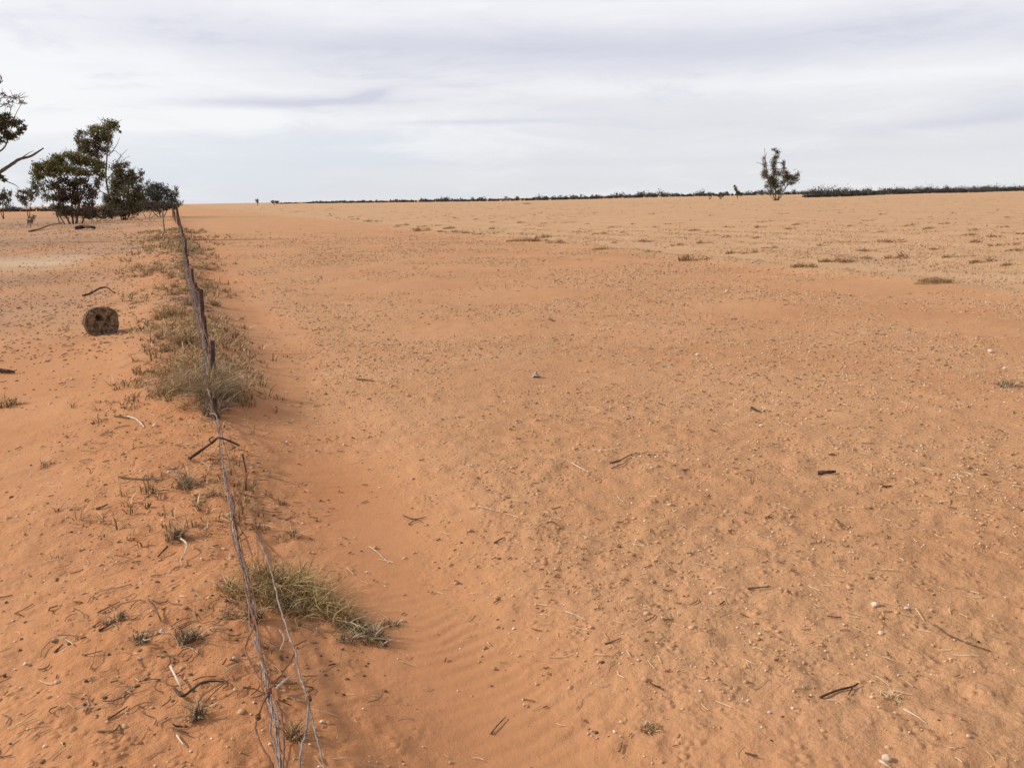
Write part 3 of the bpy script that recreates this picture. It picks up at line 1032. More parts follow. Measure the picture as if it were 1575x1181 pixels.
# tufts of stubble on the paddock: small meshes, four of a kind, copied
protos = []
for k in range(5):
    V = np.concatenate([blades(44, 0.18, 0.09, 900 + k, 0.007, 1.5), blades(26, 0.10, 0.15, 940 + k, 0.006, 0.9) + np.array([0.12 * k - 0.2, 0.05, 0])])
    V[..., 0] *= 1.9
    protos.append(blade_mesh('stubble_tuft', V))
    protos[-1].materials.append(MATS['brown_tuft'])


def mound_mesh(seed, r=0.3, h=0.09):
    g = np.random.default_rng(seed)
    b = MB()
    n, k = 14, 5
    b.v.append((0, 0, h))
    for i in range(1, k + 1):
        for j in range(n):
            a = 2 * math.pi * j / n
            q = r * i / k * (1 + 0.25 * vn(2 * math.cos(a) + seed, 2 * math.sin(a), 5))
            b.v.append((float(q * math.cos(a)) * 1.5, float(q * math.sin(a)), h * math.exp(-2.6 * (i / k) ** 2) * (1 + 0.3 * g.uniform(-1, 1)) - (0.03 if i == k else 0)))
    for j in range(n):
        b.f.append((0, 1 + j, 1 + (j + 1) % n))
    for i in range(k - 1):
        for j in range(n):
            a, c = 1 + i * n + j, 1 + i * n + (j + 1) % n
            b.f.append((a, a + n, c + n, c))
    return b


mounds = []
for k in range(3):
    b = mound_mesh(k)
    me = bpy.data.meshes.new('tuft_mound')
    me.from_pydata(b.v, [], b.f)
    me.materials.append(MATS['clod'])
    me.polygons.foreach_set('use_smooth', np.ones(len(me.polygons), bool))
    mounds.append(me)


def stubble(px, py, sc, label, group):
    p = gp(px, py)
    k = random.randrange(5)
    o = bpy.data.objects.new('stubble_tuft', protos[k])
    COL.objects.link(o)
    o.location = p
    o.rotation_euler = (0, 0, -YAW + random.uniform(-0.35, 0.35))
    o.scale = (sc, sc, sc * random.uniform(0.8, 1.2))
    tag(o, label, 'grass tuft', group)


# the line of tufts along the edge of the graded strip
edge = [(430, 322), (455, 326), (480, 330), (505, 333), (520, 336), (545, 338), (565, 341), (585, 341), (610, 349), (640, 353), (655, 355), (680, 357),
        (703, 357), (720, 359), (735, 361), (790, 371), (805, 371), (830, 371), (850, 374), (835, 366), (760, 352), (690, 352), (650, 349), (617, 347), (540, 334), (512, 330)]
for px, py in edge:
    stubble(px, py, random.uniform(0.9, 1.6), 'small brown tuft in the line edging the smooth graded strip', 'tufts along the edge of the strip')
tuf = [(925, 384), (945, 374), (985, 372), (1000, 372), (1075, 400), (1128, 390), (1148, 390), (1225, 410), (1235, 411), (1278, 402), (1292, 403), (1300, 403), (1335, 387), (1360, 372),
       (1386, 373), (1372, 397), (1392, 398), (1330, 398), (1500, 403), (1508, 404), (1545, 408), (1560, 386), (1495, 355), (1490, 362), (1530, 365), (1528, 378), (1500, 373),
       (1355, 357), (1222, 346), (1240, 344), (1217, 353), (1307, 348), (1170, 342), (1172, 350), (1160, 366), (1115, 365), (1090, 374), (1064, 355), (1088, 358), (1125, 350),
       (1030, 345), (1010, 350), (975, 345), (940, 350), (905, 345), (870, 343), (840, 344), (800, 343), (760, 342), (730, 338), (700, 336), (885, 357), (920, 360), (960, 358),
       (1400, 347), (1425, 352), (1450, 345), (1550, 335), (1520, 328), (1470, 328), (1360, 330), (1290, 328), (1200, 330), (1095, 332), (1000, 330), (915, 328), (830, 328),
       (670, 326), (600, 326), (1440, 384), (1460, 396), (1270, 378), (1180, 382), (1040, 378), (1010, 388), (1545, 350), (1570, 360), (1430, 334), (1330, 340)]
for px, py in tuf:
    stubble(px + random.uniform(-3, 3), py, random.uniform(0.55, 1.2), 'small low brown tuft on the pale stubble paddock', 'tufts across the far paddock')

# the sparse stubble between them, too much to count
def paddock_stubble():
    g = np.random.default_rng(66)
    n = 9000
    r = 18 * (330 / 18) ** g.uniform(0, 1, n) ** 0.85
    a = np.radians(g.uniform(-12, 58, n))
    xx, yy = r * np.sin(a), r * np.cos(a)
    pl = masks(xx, yy)[3]
    row = np.clip(np.cos(xx * 2 * math.pi / 2.6) * 0.5 + 0.6, 0.08, 1)
    kp = g.uniform(0, 1, n) < pl * row * np.clip(0.45 + 1.1 * vn(xx / 5, yy / 14, 83) + 0.5 * vn(xx / 60, yy / 60, 84), 0.05, 1)
    xx, yy, r = xx[kp], yy[kp], r[kp]
    z = hz(xx, yy)
    Vs = []
    for i in range(len(xx)):
        w = 0.003 + 0.00009 * r[i]
        V = blades(8, 0.10 + 0.0012 * r[i], g.uniform(0.04, 0.10) + 0.0002 * r[i], 9000 + i, w, 1.4)
        V[..., 0] *= 1.6
        Vs.append(V + np.array([xx[i], yy[i], z[i]]))
    o = link_mesh('paddock_stubble', blade_mesh('paddock_stubble', np.concatenate(Vs)), 'brown_tuft')
    tag(o, 'thin brown stubble scattered in faint rows across the pale paddock', 'stubble', kind='stuff')


paddock_stubble()


# litter on the ground left of the fence, thick towards the trees
def keep_left(x, y):
    s_ = x - fence_x(y)
    return ss(-0.4, -1.5, s_) * ss(7, 13, y) * clumpy(x, y * 0.6, 87, 1.5) * (1 - 0.8 * masks(x, y)[5])


def left_spread(n, y0, y1):
    yy = y0 * (y1 / y0) ** rng.uniform(0, 1, n)
    xx = -rng.uniform(0, 1, n) ** 1.2 * (2.5 + 0.62 * yy)
    k = rng.uniform(0, 1, n) < keep_left(xx, yy)
    return xx[k], yy[k]


x, y = left_spread(7000, 7, 110)
rock_stuff('bark_crumbs', 'dark_litter', x, y, 0.006 + 0.016 * rng.beta(1.2, 4, len(x)) + 0.0005 * y, 0.35, 0.5, 'dark crumbs of bark strewn left of the fence towards the trees', 'litter')
x, y = left_spread(2600, 7, 110)
stick_stuff('dead_twigs', 'dark_litter', x, y, 0.02 + 0.14 * rng.beta(0.8, 4, len(x)) + 0.002 * y, rng.uniform(0.001, 0.004, len(x)) + 0.0002 * y,
            'dead twigs strewn left of the fence towards the trees', 'twigs', 0.01, 0.2, 0.2)
x, y = left_spread(11000, 7, 110)
rock_stuff('soil_clods', 'clod', x, y, 0.008 + 0.025 * rng.beta(1.2, 4, len(x)) + 0.0006 * y, 0.4, 0.6, 'small clods strewn left of the fence towards the trees', 'clods')


# lone sand mounds
for px, py, sc, lab in ((1437, 434, 0.75, 'dark low mound of sand and dead grass at the right of the graded strip'),
                        (810, 314, 2.6, 'small reddish mound far off below the distant tree line')):
    p = gp(px, py)
    r_ = empty('grassy_mound', p)
    tag(r_, lab, 'mound')
    hm = mounds[1].copy()
    hm.materials.clear()
    hm.materials.append(MATS['brown_soil'])
    o = bpy.data.objects.new('sand_hump', hm)
    COL.objects.link(o)
    o.parent = r_
    o.scale = (sc, sc, sc * 1.2)
    o.rotation_euler = (0, 0, -YAW)
    V = blades(420, 0.36, 0.09, 77 + px, 0.004, 1.5, curl=1.0)
    V[..., 0] *= 1.5
    V[..., 2] += 0.035
    o2 = link_mesh('dead_grass', blade_mesh('dead_grass', V), 'brown_tuft', r_)
    o2.scale = (sc, sc, sc)
    o2.rotation_euler = (0, 0, -YAW)


# ------------------------------------------------------------------ sticks, stones, log
def stick(pts, rad, mat, label, name='stick', cat='stick', branch=None):
    """pts: (px, py, lift over sand)"""
    Q = [gp(p[0], p[1], p[2]) for p in pts]
    L = smooth_line(Q, 4)
    n = len(L)
    rr = [rad * (1 - 0.45 * i / (n - 1)) * random.uniform(0.85, 1.15) for i in range(n)]
    b = MB()
    b.tube(L, rr, 7, True, 0.12)
    for br in (branch or []):
        QB = [gp(p[0], p[1], p[2]) for p in br]
        LB = smooth_line(QB, 4)
        b.tube(LB, [rad * 0.7 * (1 - 0.5 * i / (len(LB) - 1)) for i in range(len(LB))], 6, True, 0.12)
    return tag(b.build(name, mat, origin=Q[0]), label, cat)


stick([(291, 706, .015), (310, 692, .06), (327, 680, .13), (334, 674, .16), (342, 674, .17), (355, 679, .14), (368, 685, .09)], 0.0095, 'dark_wood',
      'dark forked stick hooked over the fence wires like a bent arm', branch=[[(326, 682, .13), (322, 676, .15), (328, 671, .17)]])
stick([(127, 455, .02), (140, 451, .04), (152, 444, .07), (163, 442, .09), (170, 446, .05), (176, 451, .01)], 0.022, 'dark_wood',
      'dark arched branch lying on the sand behind the round log', branch=[[(152, 444, .07), (158, 443, .06)]])
stick([(242, 520, .02), (256, 516, .025), (270, 511, .03)], 0.022, 'dark_wood', 'short black stick lying left of the fence by the pale tussock')
stick([(-12, 570, .02), (5, 570, .03), (22, 572, .02)], 0.026, 'dark_wood', 'dark chunk of wood at the left edge of the picture')
stick([(176, 640, .005), (188, 641, .012), (198, 643, .012)], 0.007, 'brown_wood', 'dark end of broken twig touching the pale bent stick')
stick([(196, 640, .012), (208, 644, .014), (216, 650, .012), (222, 657, .006)], 0.007, 'bleached_wood', 'pale bent stick on the sand by a white stone')
stick([(182, 733, .01), (205, 736, .01), (225, 737, .012), (245, 738, .01)], 0.005, 'brown_wood', 'thin straight brown twig pointing at the small grey wiry tuft')
stick([(148, 782, .006), (158, 779, .012), (166, 775, .012)], 0.007, 'brown_wood', 'short thick brown stick lying by itself on the smooth left sand')
stick([(278, 828, .05), (287, 836, .05), (284, 850, .03), (278, 860, .02), (280, 868, .01)], 0.0045, 'bleached_wood', 'pale curled root hanging from the low straggly tuft')
stick([(258, 840, .03), (250, 848, .02), (243, 856, .005)], 0.005, 'dark_wood', 'short dark twig at the left of the low straggly tuft')
stick([(228, 922, .03), (236, 930, .03), (242, 942, .02), (248, 955, .005)], 0.0048, 'brown_wood', 'brown crooked twig upright in the near drift above a white pebble')
stick([(152, 970, .004), (164, 963, .008), (175, 956, .012)], 0.005, 'dark_wood', 'dark pointed twig beside the thin greyish wisp')
stick([(150, 942, .004), (166, 934, .006), (184, 925, .006)], 0.003, 'brown_wood', 'very thin straight twig on smooth sand above the pointed twig')
stick([(84, 1003, .004), (92, 995, .008), (97, 990, .012)], 0.005, 'brown_wood', 'small club-shaped twig alone on the lower left sand')
stick([(262, 1024, .03), (270, 1040, .035), (276, 1052, .03), (281, 1062, .01)], 0.0045, 'bleached_wood', 'white peeled stick standing in the near drift')
stick([(268, 1058, .01), (280, 1070, .02), (296, 1060, .02), (310, 1050, .02), (330, 1047, .01), (345, 1048, .005)], 0.005, 'dark_wood', 'dark jointed twig lying crosswise below the white peeled stick')
stick([(246, 1003, .01), (258, 1006, .02), (262, 1018, .01), (252, 1030, .004)], 0.003, 'brown_wood', 'thin hooked rootlet above the white peeled stick')
stick([(262, 1118, .01), (276, 1122, .02), (290, 1128, .01)], 0.003, 'brown_wood', 'thin brown twig at the bottom left of the wires')
stick([(272, 1130, .005), (280, 1142, .015), (286, 1148, .004)], 0.003, 'bleached_wood', 'tiny pale peeled twig at the bottom left of the wires')
stick([(165, 1106, .004), (178, 1098, .006), (196, 1086, .006)], 0.004, 'brown_wood', 'brown twig on the lower left sand under another like it')
stick([(150, 1124, .004), (176, 1123, .008), (184, 1114, .01), (186, 1128, .004)], 0.0035, 'brown_wood', 'bent brown twig below the pair on the lower left sand')
stick([(1258, 727, .012), (1272, 726, .015), (1285, 725, .012)], 0.0135, 'dark_wood', 'short black chunk of wood alone on the right paddock')
stick([(1156, 627, .01), (1162, 630, .012), (1169, 633, .008)], 0.010, 'dark_wood', 'tiny dark chip of wood in the middle right paddock')
stick([(938, 712, .008), (955, 707, .01), (966, 701, .012), (980, 696, .01)], 0.0055, 'brown_wood', 'pair of crossed brown sticks in the middle paddock', branch=[[(940, 720, .006), (958, 713, .01), (972, 704, .015)]])
stick([(620, 792, .006), (636, 798, .01), (655, 795, .008)], 0.0042, 'brown_wood', 'brown twig on the sand right of the rippled strip', branch=[[(628, 806, .005), (640, 799, .012), (650, 803, .006)]])
stick([(735, 778, .006), (752, 782, .008), (774, 788, .006)], 0.0025, 'bleached_wood', 'long pale straw lying in the middle foreground')
stick([(880, 712, .006), (892, 719, .008), (905, 726, .006)], 0.004, 'bleached_wood', 'pale straw just left of the crossed sticks')
stick([(568, 840, .004), (582, 850, .008), (598, 865, .004)], 0.0025, 'bleached_wood', 'thin pale stalk on the smooth red sand beyond the grass mat')
stick([(1441, 962, .01), (1452, 972, .012), (1475, 983, .01), (1500, 993, .008), (1525, 1001, .005)], 0.0035, 'brown_wood', 'long thin dark twig on the lower right paddock')
stick([(1262, 1072, .005), (1285, 1062, .008), (1312, 1055, .01), (1320, 1050, .012)], 0.0045, 'dark_wood', 'dark crooked twig in the lower right foreground', branch=[[(1312, 1055, .01), (1305, 1068, .005)]])
stick([(755, 1128, .004), (765, 1115, .008), (778, 1102, .006)], 0.003, 'brown_wood', 'thin brown twig in the bottom middle of the sand')
stick([(1353, 1169, .006), (1362, 1175, .008), (1372, 1182, .004)], 0.004, 'bleached_wood', 'pale straw tucked beside the largest white stone')
stick([(1390, 1090, .006), (1410, 1101, .008), (1425, 1112, .004)], 0.003, 'bleached_wood', 'pale slanting straw right of the loose pinch of straw')
stick([(1150, 905, .005), (1168, 903, .01), (1186, 902, .008)], 0.004, 'brown_wood', 'brown twig at the right of the bare foreground')
stick([(870, 940, .004), (884, 945, .008), (900, 953, .004)], 0.0025, 'bleached_wood', 'thin pale straw in the lower middle foreground')
stick([(930, 990, .004), (945, 985, .006), (955, 981, .004)], 0.0035, 'brown_wood', 'short brown twig in the lower middle foreground')
stick([(430, 968, .05), (437, 982, .06), (430, 1000, .04)], 0.0028, 'bleached_wood', 'pale peeled twig caught between the wires')
stick([(425, 1058, .02), (438, 1046, .03), (450, 1038, .02)], 0.005, 'bleached_wood', 'thick pale twig lying beneath the wire diamond')
stick([(373, 698, .13), (376, 712, .07), (379, 726, .0)], 0.007, 'brown_wood', 'small upright peg right of the wires near the forked stick')
stick([(760, 835, .004), (768, 830, .01), (776, 826, .006)], 0.005, 'dark_wood', 'stubby dark twig in the middle foreground')
stick([(1355, 745, .006), (1362, 748, .01), (1372, 747, .006)], 0.006, 'dark_wood', 'small dark curl of bark right of the black chunk of wood')
stick([(548, 583, .01), (562, 584, .012), (576, 586, .01)], 0.008, 'brown_wood', 'small brown twig on the smooth sand right of the biggest tussock')
stick([(845, 490, .01), (851, 493, .02)], 0.016, 'brown_wood', 'tiny brown twig in the middle of the strip')


def stone(px, py, rpx, label, seed, mat='pale_stone', flat=0.75):
    p = gp(px, py)
    rad = 0.72 * rpx / FPX * np.linalg.norm(p - CAM)
    import bmesh
    bm = bmesh.new()
    bmesh.ops.create_icosphere(bm, subdivisions=3, radius=1.0)
    for v in bm.verts:
        c = v.co
        k = 1 + 0.22 * float(vn(c.x * 1.3 + seed, c.y * 1.3 + c.z * 0.9, seed)) + 0.08 * float(vn(c.x * 3.5 + c.z * 2, c.y * 3.5 + seed, seed + 1))
        v.co = Vector((c.x * k, c.y * k * 0.9, c.z * k * flat)) * rad
    me = bpy.data.meshes.new('stone')
    bm.to_mesh(me)
    bm.free()
    o = link_mesh('stone', me, mat, loc=p + np.array([0, 0, rad * flat * 0.62]), smooth=True)
    o.rotation_euler = (0, 0, seed)
    return tag(o, label, 'stone')


ST = [(1364, 1168, 8.5, 'largest white stone, at the bottom edge of the right foreground'),
      (1346, 932, 7.5, 'round white stone with a dark shadow in the lower right paddock'),
      (1355, 975, 5, 'small white stone just below the round one with a dark shadow'),
      (1394, 937, 4.5, 'small white stone just right of the round one with a dark shadow'),
      (1118, 450, 4.5, 'lone pale stone far out in the middle of the strip'),
      (1524, 542, 5.5, 'pale stone in the sand at the right, beyond the dark scraggly tuft'),
      (1170, 656, 4.5, 'white stone just below the tiny dark chip in the middle right'),
      (1073, 547, 4.5, 'pale stone in the middle distance right of the grey scrap'),
      (1094, 913, 4.5, 'small white stone in the bare centre foreground'),
      (239, 656, 5, 'white stone beside the pale bent stick on the left'),
      (249, 972, 4.5, 'white pebble in the near drift beside the green-grey tuft'),
      (360, 1013, 4, 'small bright pebble just left of the wire diamond'),
      (564, 881, 3.5, 'tiny white pebble on smooth red sand above the grass mat'),
      (1490, 1133, 4, 'small white stone at the lower right corner'),
      (1341, 1073, 4, 'small white stone just left of the loose pinch of straw'),
      (1219, 1090, 4, 'small white stone in the lower right foreground below the crooked twig'),
      (1183, 1096, 3.6, 'little pale stone left of another in the lower right foreground'),
      (88, 1050, 4.5, 'little pale stone on the lower left sand'),
      (1545, 568, 4.0, 'small pale stone right beside the dark scraggly tuft')]
for i, (px, py, rp, lab) in enumerate(ST):
    stone(px, py, rp, lab, i + 3)


def make_log():
    p = gp(157, 513)
    D = np.linalg.norm(p - CAM)
    rad = 22.5 / FPX * D
    c = p + np.array([0, 0, rad * 0.70])
    # the axis points from the face back and a little left, sunk a touch in the sand
    f = CAM - c
    f[2] = 0
    f = f / np.linalg.norm(f)
    side = np.array([f[1], -f[0], 0.0])
    ax = f * 0.975 + side * -0.16
    ax = ax / np.linalg.norm(ax) + np.array([0, 0, 0.08])
    ax = ax / np.linalg.norm(ax)
    u = np.cross(zz, ax)
    u = u / np.linalg.norm(u)
    w = np.cross(ax, u)
    root = empty('log_round', p)
    tag(root, 'round weathered log end with a dark hole, lying on the left sand', 'log')
    n, Ln = 36, 0.24
    b = MB()

    def rim(a, q):
        return rad * (1 + 0.07 * float(vn(math.cos(a) * 1.4 + 3, math.sin(a) * 1.4, 8)) + 0.035 * float(vn(a * 5.1, 0.4, 14)) + 0.03 * float(vn(a * 3, q * 9, 9)))
    rows = 7
    for i in range(rows):
        q = i / (rows - 1)
        for j in range(n):
            a = 2 * math.pi * j / n
            k = rim(a, q) * (1 - 0.05 * (q > 0.98))
            P = c + ax * (0.13 - q * Ln) + u * math.cos(a) * k + w * math.sin(a) * k * 0.92
            b.v.append(tuple(P))
    for i in range(rows - 1):
        for j in range(n):
            a, d = i * n + j, i * n + (j + 1) % n
            b.f.append((a, d, d + n, a + n))
    b.f.append(tuple((rows - 1) * n + j for j in range(n)))
    b.build('bark', 'log_bark', root, origin=p, smooth=True)
    b = MB()
    kk = 22
    holes = [(-0.16, 0.26, 0.17, 0.13), (-0.40, -0.22, 0.14, 0.05), (0.18, -0.25, 0.16, 0.05), (0.36, 0.12, 0.13, 0.04), (-0.05, -0.60, 0.12, 0.04)]
    for i in range(kk + 1):
        for j in range(n * 2):
            a = 2 * math.pi * j / (n * 2)
            q = i / kk
            k = rim(a, 0) * q * 0.985
            ux, wy = math.cos(a) * q, math.sin(a) * q * 0.92
            dep = 0.012 * float(vn(ux * 5, wy * 5, 12)) + 0.006 * float(vn(ux * 14, wy * 14, 13))
            for hx, hy, hr, hd in holes:
                dd = math.hypot(ux - hx, wy - hy) / hr
                dep -= hd * math.exp(-dd ** 4)
            for ca, wd in ((0.5, 0.05), (1.9, 0.04), (3.3, 0.05), (4.4, 0.04), (5.6, 0.05)):
                da = math.atan2(math.sin(a - ca - 0.25 * q), math.cos(a - ca - 0.25 * q))
                dep -= 0.03 * math.exp(-(da * q / wd) ** 2) * min(1, q * 2)
            dep -= 0.03 * (1 - q) * 0.5 + 0.015 * float(vn(ux * 2.3, wy * 2.3, 15))
            b.v.append(tuple(c + ax * (0.128 + dep) + u * math.cos(a) * k + w * math.sin(a) * k * 0.92))
    nn = n * 2
    for i in range(kk):
        for j in range(nn):
            a, d = i * nn + j, i * nn + (j + 1) % nn
            b.f.append((a, a + nn, d + nn, d))
    b.build('cut_face', 'log_face', root, origin=p, smooth=True)


make_log()


def make_scrap():
    p = gp(825, 580)
    D = np.linalg.norm(p - CAM)
    k = D / FPX
    b = MB()
    rt = rh * k
    up = zz * k
    fw = fh * k
    c = p
    n1_, n2_ = 14, 9
    for i in range(n1_):
        for j in range(n2_):
            u, v = i / (n1_ - 1) * 2 - 1, j / (n2_ - 1) * 2 - 1
            hgt = 11.5 * max(0.0, 1 - abs(u + 0.05) * 1.25) ** 0.85 * (1 - 0.35 * v * v) + 1.6 * float(vn(u * 3.1, v * 2.7, 91)) + 0.9 * float(vn(u * 8, v * 7, 92)) - 2.0
            b.v.append(tuple(c + rt * (u * 9.5 * (1 + 0.15 * float(vn(v * 2, 0.3, 93)))) + fw * (v * 6 + 1.5 * float(vn(u * 2, 0.7, 94))) + up * hgt))
    for i in range(n1_ - 1):
        for j in range(n2_ - 1):
            q = i * n2_ + j
            b.f.append((q, q + 1, q + n2_ + 1, q + n2_))
    tag(b.build('scrap', 'grey_scrap', origin=p), 'small grey tent-shaped scrap standing alone on the middle of the sand', 'scrap')


make_scrap()


# ------------------------------------------------------------------ trees
def leaves_np(cs, n, rads, size, g, sub=7, aspect=0.45, fluff=0.25):
    """leaf quads round sub-clumps inside ellipsoids: centres cs (k,3), rads (k,3)"""
    out = []
    for c, rd, m_ in zip(cs, rads, n):
        k = max(2, int(sub))
        d = g.normal(0, 1, (k, 3))
        d /= np.linalg.norm(d, axis=1)[:, None]
        sc = c + d * rd * (g.uniform(0.25, 1.0, (k, 1)) ** 0.6) * 0.85
        which = g.integers(0, k, m_)
        P = sc[which] + g.normal(0, 1, (m_, 3)) * rd * fluff
        out.append(P)
    P = np.concatenate(out)
    m_ = len(P)
    a = g.normal(0, 1, (m_, 3))
    a[:, 2] -= 0.6
    a /= np.linalg.norm(a, axis=1)[:, None]
    b = np.cross(a, g.normal(0, 1, (m_, 3)))
    b /= np.linalg.norm(b, axis=1)[:, None] + 1e-9
    L = size * g.uniform(0.6, 1.4, (m_, 1))
    a, b = a * L, b * L * aspect
    V = np.stack([P - a * 0.5, P + b * 0.5, P + a * 0.5, P - b * 0.5], 1).reshape(-1, 3)
    F = np.arange(m_ * 4).reshape(m_, 4)
    return V, F


def tree(label, base, D, stems, crowns, name='tree', cat='tree', bark='bark', seed=1, leafk=1.0, twigs=0, extra=None, size=None, group=None, grow=1.0, fluff=0.25):
    """stems: polylines of (px, py) with a radius in px at the foot; crowns: {material: [(px, py, rx, ry, density)]}"""
    g = np.random.default_rng(seed)
    rnd = random.Random(seed)
    k = D / FPX
    p = at(base[0], base[1], D)
    foot = np.array([p[0], p[1], hz1(p[0], p[1])])
    root = empty(name, foot)
    tag(root, label, cat, group)
    b = MB()
    allpts = []
    for st in stems:
        pts, rad = st[:-1], st[-1]
        dz = [0.0]
        end = rnd.uniform(-1, 1) * 22
        Q = []
        for i, (px, py) in enumerate(pts):
            Q.append(at(px, py, D + end * k * i / max(1, len(pts) - 1)))
        if abs(pts[0][1] - base[1]) < 8:
            Q[0][2] = min(Q[0][2], foot[2]) - 0.15
        L = smooth_line(Q, 4)
        b.tube(L, [max(0.62 * rad * k * (1 - 0.72 * i / (len(L) - 1)), 0.3 * k) for i in range(len(L))], 7, True, 0.06)
        allpts += L
    A = np.array(allpts)
    for mat, cl in crowns.items():
        cs, rads, ns = [], [], []
        for (px, py, rx, ry, dn) in cl:
            rx, ry = rx * grow, ry * grow
            c = at(px, py, D + rnd.uniform(-1, 1) * rx * 0.8 * k)
            cs.append(c)
            rads.append(np.array([rx * k, (rx + ry) / 2 * k, ry * k]))
            ns.append(int(dn * leafk * (rx * ry) ** 0.9 * 5.0) + 10)
            i = int(np.argmin(np.linalg.norm(A - c, axis=1) + 3 * k * np.maximum(0, (A[:, 2] - c[2]) / k)))
            q = A[i]
            mid = (q + c) / 2 + np.array([rnd.uniform(-1, 1), rnd.uniform(-1, 1), rnd.uniform(-0.5, 1)]) * 3 * k
            b.tube(smooth_line([q, mid, c], 3), [0.75 * k * (1 - 0.6 * j / 6) for j in range(7)], 5, True, 0.05)
        for _ in range(twigs):
            j = rnd.randrange(len(cs))
            c, rd = cs[j], rads[j]
            d = np.array([rnd.gauss(0, 1), rnd.gauss(0, 1), abs(rnd.gauss(0.3, 1))])
            d /= np.linalg.norm(d)
            b.tube(smooth_line([c, c + d * rd * 0.7, c + d * rd * 1.5 + np.array([0, 0, 2 * k])], 2), [0.45 * k, 0.4 * k, 0.35 * k, 0.3 * k, 0.22 * k], 4)
        V, F = leaves_np(cs, ns, rads, size or 2.6 * k, g, fluff=fluff)
        link_mesh('crown', np_mesh('crown', V - foot, F), mat, root)
    b.build('trunk', bark, root, origin=foot, smooth=True)
    for nm, mt_, lines, lab in (extra or []):
        e = MB()
        for ln in lines:
            pts, rad = ln[:-1], ln[-1]
            L = smooth_line([at(px, py, D + rnd.uniform(-6, 6) * k) for px, py in pts], 5)
            e.tube(L, [max(rad * k * (1 - 0.75 * i / (len(L) - 1)), 0.25 * k) for i in range(len(L))], 6, True, 0.10)
        eo = e.build(nm, mt_, root, origin=foot)
        if lab: eo['label'] = lab
    return root


# the big gum just outside the left edge, reaching in
tree('large gum tree reaching in from the left edge with leafy sprays and a bare branch', (-78, 372), 42,
     [[(-78, 372), (-72, 320), (-60, 270), (-48, 220), (-40, 160), (-36, 110), 9], [(-60, 275), (-35, 245), (-12, 238), (6, 228), (14, 210), 4],
      [(-50, 225), (-70, 170), (-95, 120), 4]],
     {'dark_leaf': [(8, 186, 16, 9, 1.6), (-12, 196, 18, 12, 1.6), (26, 190, 9, 6, 1.4), (30, 202, 8, 6, 1.4), (14, 206, 14, 9, 1.5), (-6, 214, 14, 8, 1.4), (36, 196, 5, 4, 1.2),
                    (-7, 121, 10, 8, 1.6), (-22, 112, 16, 14, 1.5), (-8, 158, 9, 8, 1.5), (-30, 150, 18, 16, 1.3), (-50, 100, 26, 18, 1.2), (-90, 115, 28, 20, 1.2), (-80, 165, 24, 18, 1.2),
                    (-2, 272, 7, 5, 1.3), (8, 277, 4, 3, 1.0), (-30, 265, 22, 14, 1.0), (-45, 205, 18, 14, 1.2), (2, 178, 12, 6, 1.4)],
      'brown_leaf': [(22, 152, 14, 7, 0.13), (8, 162, 12, 7, 0.13), (34, 158, 6, 5, 0.15), (4, 146, 6, 5, 0.15)]}, bark='bark', seed=11, leafk=1.1, twigs=14, size=0.105,
     extra=[('dead_branch', 'bark', [[(-62, 300), (-34, 290), (-4, 268), (18, 253), (30, 245), (46, 241), (58, 234), (67, 228), 3.6], [(30, 245), (44, 236), (52, 232), 0.9],
                                     [(-4, 270), (10, 279), (22, 284), (30, 290), 1.2], [(0, 165), (16, 158), (34, 162), 0.7], [(0, 152), (18, 148), (26, 146), 0.6]], 'bare crooked dead branch')])

tree('spreading mallee tree with olive domed crowns over many thin stems', (110, 341), 88,
     [[(108, 341), (96, 320), (84, 295), (72, 270), 2.2], [(112, 341), (110, 310), (106, 285), (100, 258), 2.4], [(116, 341), (122, 315), (130, 290), (140, 266), 2.6],
      [(100, 341), (88, 325), (80, 308), 1.6], [(124, 341), (136, 320), (146, 300), (152, 280), 2.0], [(118, 341), (120, 300), (116, 270), 1.7], [(92, 340), (84, 318), (80, 296), (76, 282), 1.3]],
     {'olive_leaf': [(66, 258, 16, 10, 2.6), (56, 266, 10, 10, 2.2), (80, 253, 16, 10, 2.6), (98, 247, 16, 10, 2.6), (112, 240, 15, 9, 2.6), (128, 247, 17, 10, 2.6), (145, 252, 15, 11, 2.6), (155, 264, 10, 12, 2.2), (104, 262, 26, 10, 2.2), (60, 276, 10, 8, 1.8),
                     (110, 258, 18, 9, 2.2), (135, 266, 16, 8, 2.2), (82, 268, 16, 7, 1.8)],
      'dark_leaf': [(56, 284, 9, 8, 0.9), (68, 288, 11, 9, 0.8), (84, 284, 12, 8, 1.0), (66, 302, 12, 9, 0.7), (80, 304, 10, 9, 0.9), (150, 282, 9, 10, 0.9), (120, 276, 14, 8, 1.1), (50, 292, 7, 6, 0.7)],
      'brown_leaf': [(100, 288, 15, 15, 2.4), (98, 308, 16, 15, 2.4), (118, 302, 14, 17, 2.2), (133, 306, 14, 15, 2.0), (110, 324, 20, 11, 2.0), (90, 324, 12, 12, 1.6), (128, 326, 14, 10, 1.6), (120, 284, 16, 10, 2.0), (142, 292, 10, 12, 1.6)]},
     name='mallee_tree', seed=21, leafk=0.85, twigs=16, size=0.20)

